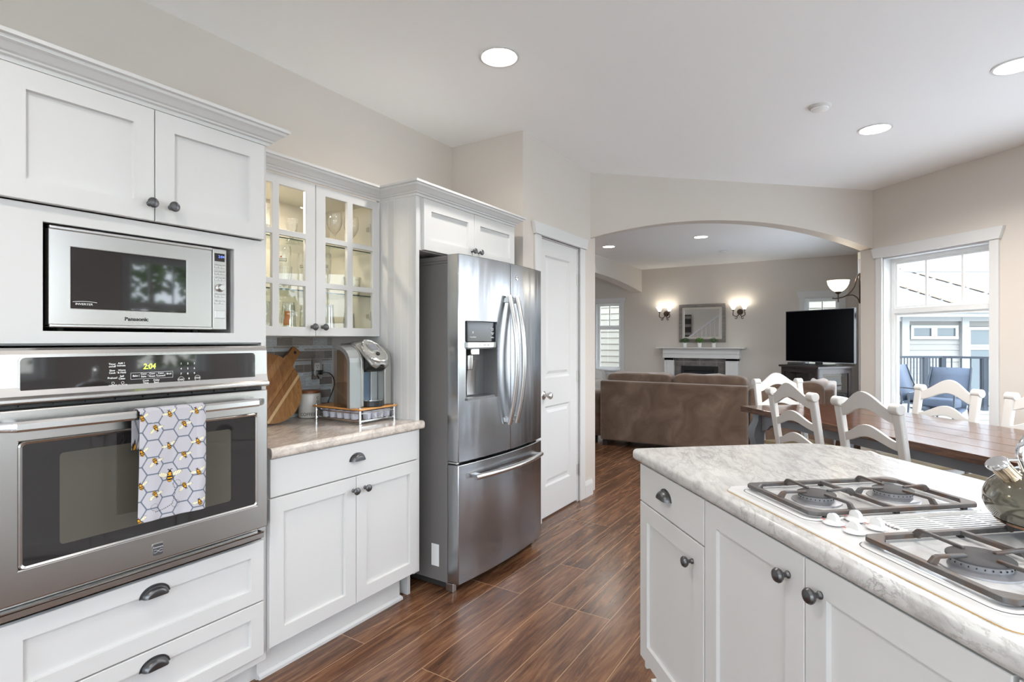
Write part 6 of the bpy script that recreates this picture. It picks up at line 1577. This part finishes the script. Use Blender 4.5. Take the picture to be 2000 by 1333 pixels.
EX = lambda x, y: (x*math.cos(VR)-y*math.sin(VR), x*math.sin(VR)+y*math.cos(VR))
def lap(mb, x0, x1, z0, z1, y, pitch=.16, mat_=0):
    z = z0
    while z < z1: zz = min(z+pitch, z1); mb.add([(x0, y-.022, z), (x1, y-.022, z), (x1, y, zz), (x0, y, zz), (x0, y, z), (x1, y, z)], [(0,1,2,3), (4,5,1,0)], mat_); z += pitch
mb = MB(lambda x, y, z: (*F_win(x, 0, -y)[:2], z)); mb.box(-1.0, 7.5, .15, 6.4, -.25, -.08); struct(mb.build('deck_floor', deckm))
t = thing('neighbour_house', 'pale sided neighbouring house with a hipped shingle roof beyond the deck', 'house', (*EX(12.5, 16.5), -3.1), VR)
mb = MB(); lap(mb, -4.5, 8, 0, 5.1, -1.5); mb.box(-4.5, 8, -1.5, 3, 0, 5.1); mb.build('siding', sid, t, recalc=False)
for x0, x1, z0, z1 in ((-1.52, -1.02, 4.53, 4.77), (-.88, -.36, 4.53, 4.77), (.03, 1.6, 4.30, 4.72), (.03, 1.6, 3.0, 4.18)):
    mb = MB(); ringbox(mb, x0-.07, x1+.07, z0-.07, z1+.07, .08, -1.58, -1.5); w_ = mb.build('window', wht, t)
    mb = MB(); mb.box(x0, x1, -1.545, -1.53, z0, z1); mb.build('pane', grn_, w_)
mb = MB(); mb.box(-.22, -.03, -1.62, -1.5, 0, 5.1); mb.box(-1.86, -1.66, -1.62, -1.5, 0, 5.1); mb.box(-4.5, 8, -1.60, -1.5, 4.95, 5.12); mb.build('trim_boards', wht, t)
mb = MB(); mb.box(-4.9, 8.4, -2.1, -1.9, 5.05, 5.25); mb.box(-4.9, 8.4, -2.22, -2.1, 5.16, 5.28); mb.build('gutter', wht, t)
mb = MB(); mb.add([(-5, -2.1, 5.26), (8.5, -2.1, 5.26), (7.5, 4, 8.6), (-4, 4, 8.6)], [(0,1,2,3)]); mb.add([(-5, -2.1, 5.20), (8.5, -2.1, 5.20), (7.5, 4, 8.54), (-4, 4, 8.54)], [(3,2,1,0)]); mb.build('roof', shing, t, recalc=False)
mb = MB(); rc = mat('ridge_cap_brown', (.30, .22, .17), .8)
for (ax_, az_), (bx_, bz_) in (((-2.0, 1.9), (-.6, 0.2)), ((-.9, 2.6), (1.3, .2))):
    for i in range(9):
        f = i/9; f2 = (i+.82)/9; P = lambda q: (ax_+(bx_-ax_)*q, -2.1+6.1*(az_+(bz_-az_)*q)/5.2, 5.30+3.34*(az_+(bz_-az_)*q)/5.2)
        mb.bar(P(f), P(f2), .10, .04)
mb.build('hip_caps', rc, t)
t = thing('side_house', 'cream lap-sided house wall close behind the living room windows', 'house', (-3, 13.2, -3.1))
mb = MB(); lap(mb, -8, 3.0, 0, 9, 0, pitch=.155); mb.box(-8, 3.0, 0, .3, 0, 9); mb.build('siding', mat('cream_lap_siding', (.24, .22, .18), .7), t, recalc=False)
# railing
t = thing('deck_railing', 'dark slate metal deck railing with thin balusters outside the dining window', 'railing', (*EX(8.5, 11), -.08), VR)
def rail(p, q, zt_, nb_):
    A, B = Vector(p), Vector(q); A0_, B0_ = (A.x, A.y, zt_), (B.x, B.y, zt_)
    mb = MB(); mb.bar(A0_, B0_, .05, .045); mb.build('top_rail', blu, t); mb = MB(); mb.bar((A.x, A.y, .10), (B.x, B.y, .10), .03, .03); mb.build('bottom_rail', blu, t)
    for k in range(1, nb_): c_ = A.lerp(B, k/nb_); mb = MB(); mb.box(c_.x-.009, c_.x+.009, c_.y-.009, c_.y+.009, .11, zt_-.02); mb.build('baluster', blu, t)
C0, C1, C2 = (-.6, .45), (.45, .35), (3.4, -2.2)
rail(C0, C1, 1.06, 17); rail(C1, C2, 1.06, 26)
for p in (C0, (.10, .37), C1, (.95, -.08), C2): mb = MB(); mb.box(p[0]-.045, p[0]+.045, p[1]-.045, p[1]+.045, 0, 1.05); mb.build('post', blu, t)
mb = MB(); mb.prism([(3.2, 2.43)]+[(-2+5.2*i/20, 2.43+.13*math.sin(PI*i/20)) for i in range(20, -1, -1)][::-1][:0]+[(3.2, 3.0), (-2.0, 3.0), (-2.0, 2.43)], -.7, -.55, f=lambda x, z, y: (x, y, z))
mb.build('porch_beam', wht, None); o = bpy.data.objects['porch_beam']; o.location = (*EX(8.3, 9.4), 0); o.rotation_euler = (0, 0, VR); tag(o, 'white porch beam across the top of the dining window view', 'beam')
# patio chairs
def patio(x, y, rz, label):
    t = thing('patio_chair', label, 'patio chair', (*EX(x, y), -.08), VR+rz, 'patio chairs on the deck')
    for s_ in (-1, 1):
        mb = MB(); mb.tube([(s_*.28, -.30, 0), (s_*.28, -.22, .62), (s_*.28, .30, .64)], .014, 8); mb.build('arm', blu, t)
        mb = MB(); mb.tube([(s_*.28, .34, 0), (s_*.28, .22, .42), (s_*.27, .28, .64), (s_*.25, .40, 1.0)], .014, 8); mb.build('leg', blu, t)
    mb = MB(); mb.grid(2, 6, lambda a, b: ((a-.5)*.52, -.25+.48*b, .42-.05*math.sin(PI*b))); mb.build('seat', sling, t, recalc=False).modifiers.new('thickness', 'SOLIDIFY').thickness = .01
    mb = MB(); mb.grid(2, 6, lambda a, b: ((a-.5)*.50, .23+.17*b, .42+.58*b)); mb.build('backrest', sling, t, recalc=False).modifiers.new('thickness', 'SOLIDIFY').thickness = .01
    mb = MB(); soft(mb, -.22, .22, -.05, .20, .42, .56); mb.build('cushion', sling, t)
patio(6.25, 8.0, math.radians(-60), 'blue sling patio chair on the deck seen through the dining window')
patio(6.75, 8.9, math.radians(30), 'second patio chair standing closer to the deck railing')
# trees outside the sink-side windows (they show as reflections in the ovens)
def tree(x, y, label, seed, h=6.5):
    t = thing('leafy_tree', label, 'tree', (x, y, -3.1), 0, 'trees outside the kitchen windows'); rnd = random.Random(seed)
    mb = MB(); mb.tube([(0, 0, 0), (.1, .05, 2.0), (-.05, .1, 4.2), (.1, 0, h)], [.22, .17, .11, .03], 10); mb.build('trunk', mat('bark_brown_%d' % seed, (.12, .08, .05), .9), t)
    mb = MB()
    for k in range(2600):
        a = rnd.uniform(0, 6.283); b = math.acos(rnd.uniform(-1, 1)); r = rnd.uniform(.4, 1.0)**.5
        c_ = Vector((1.9*r*math.sin(b)*math.cos(a), 1.9*r*math.sin(b)*math.sin(a), h*.68+2.4*r*math.cos(b)))
        if math.sin(c_.x*3.1+seed)*math.sin(c_.y*2.9)*math.sin(c_.z*2.7) > .30: continue
        d = Vector((rnd.uniform(-1, 1), rnd.uniform(-1, 1), rnd.uniform(-1, .6))).normalized(); q = d.cross(Vector((.3, .5, 1))).normalized(); L = rnd.uniform(.10, .17)
        mb.add([c_-d*L, c_+q*L*.55, c_+d*L, c_-q*L*.55], [(0,1,2,3)])
    mb.build('crown', bpy.data.materials.get('tree_leaf') or mat('tree_leaf', (.09, .17, .035), .6), t, recalc=False, weld=False)
tree(8.3, 5.4, 'leafy tree outside the kitchen window beside the dining corner', 1)
tree(12.5, 10.5, 'leafy tree beyond the deck end', 2)
tree(9.0, .7, 'leafy tree outside the sink window', 3)
tree(8.8, -4.2, 'leafy tree outside the last kitchen window', 4)
tree(3.6, -10.0, 'leafy tree outside the glazed back door', 5)
tree(-2.0, -10.5, 'leafy tree outside the back wall window', 6)
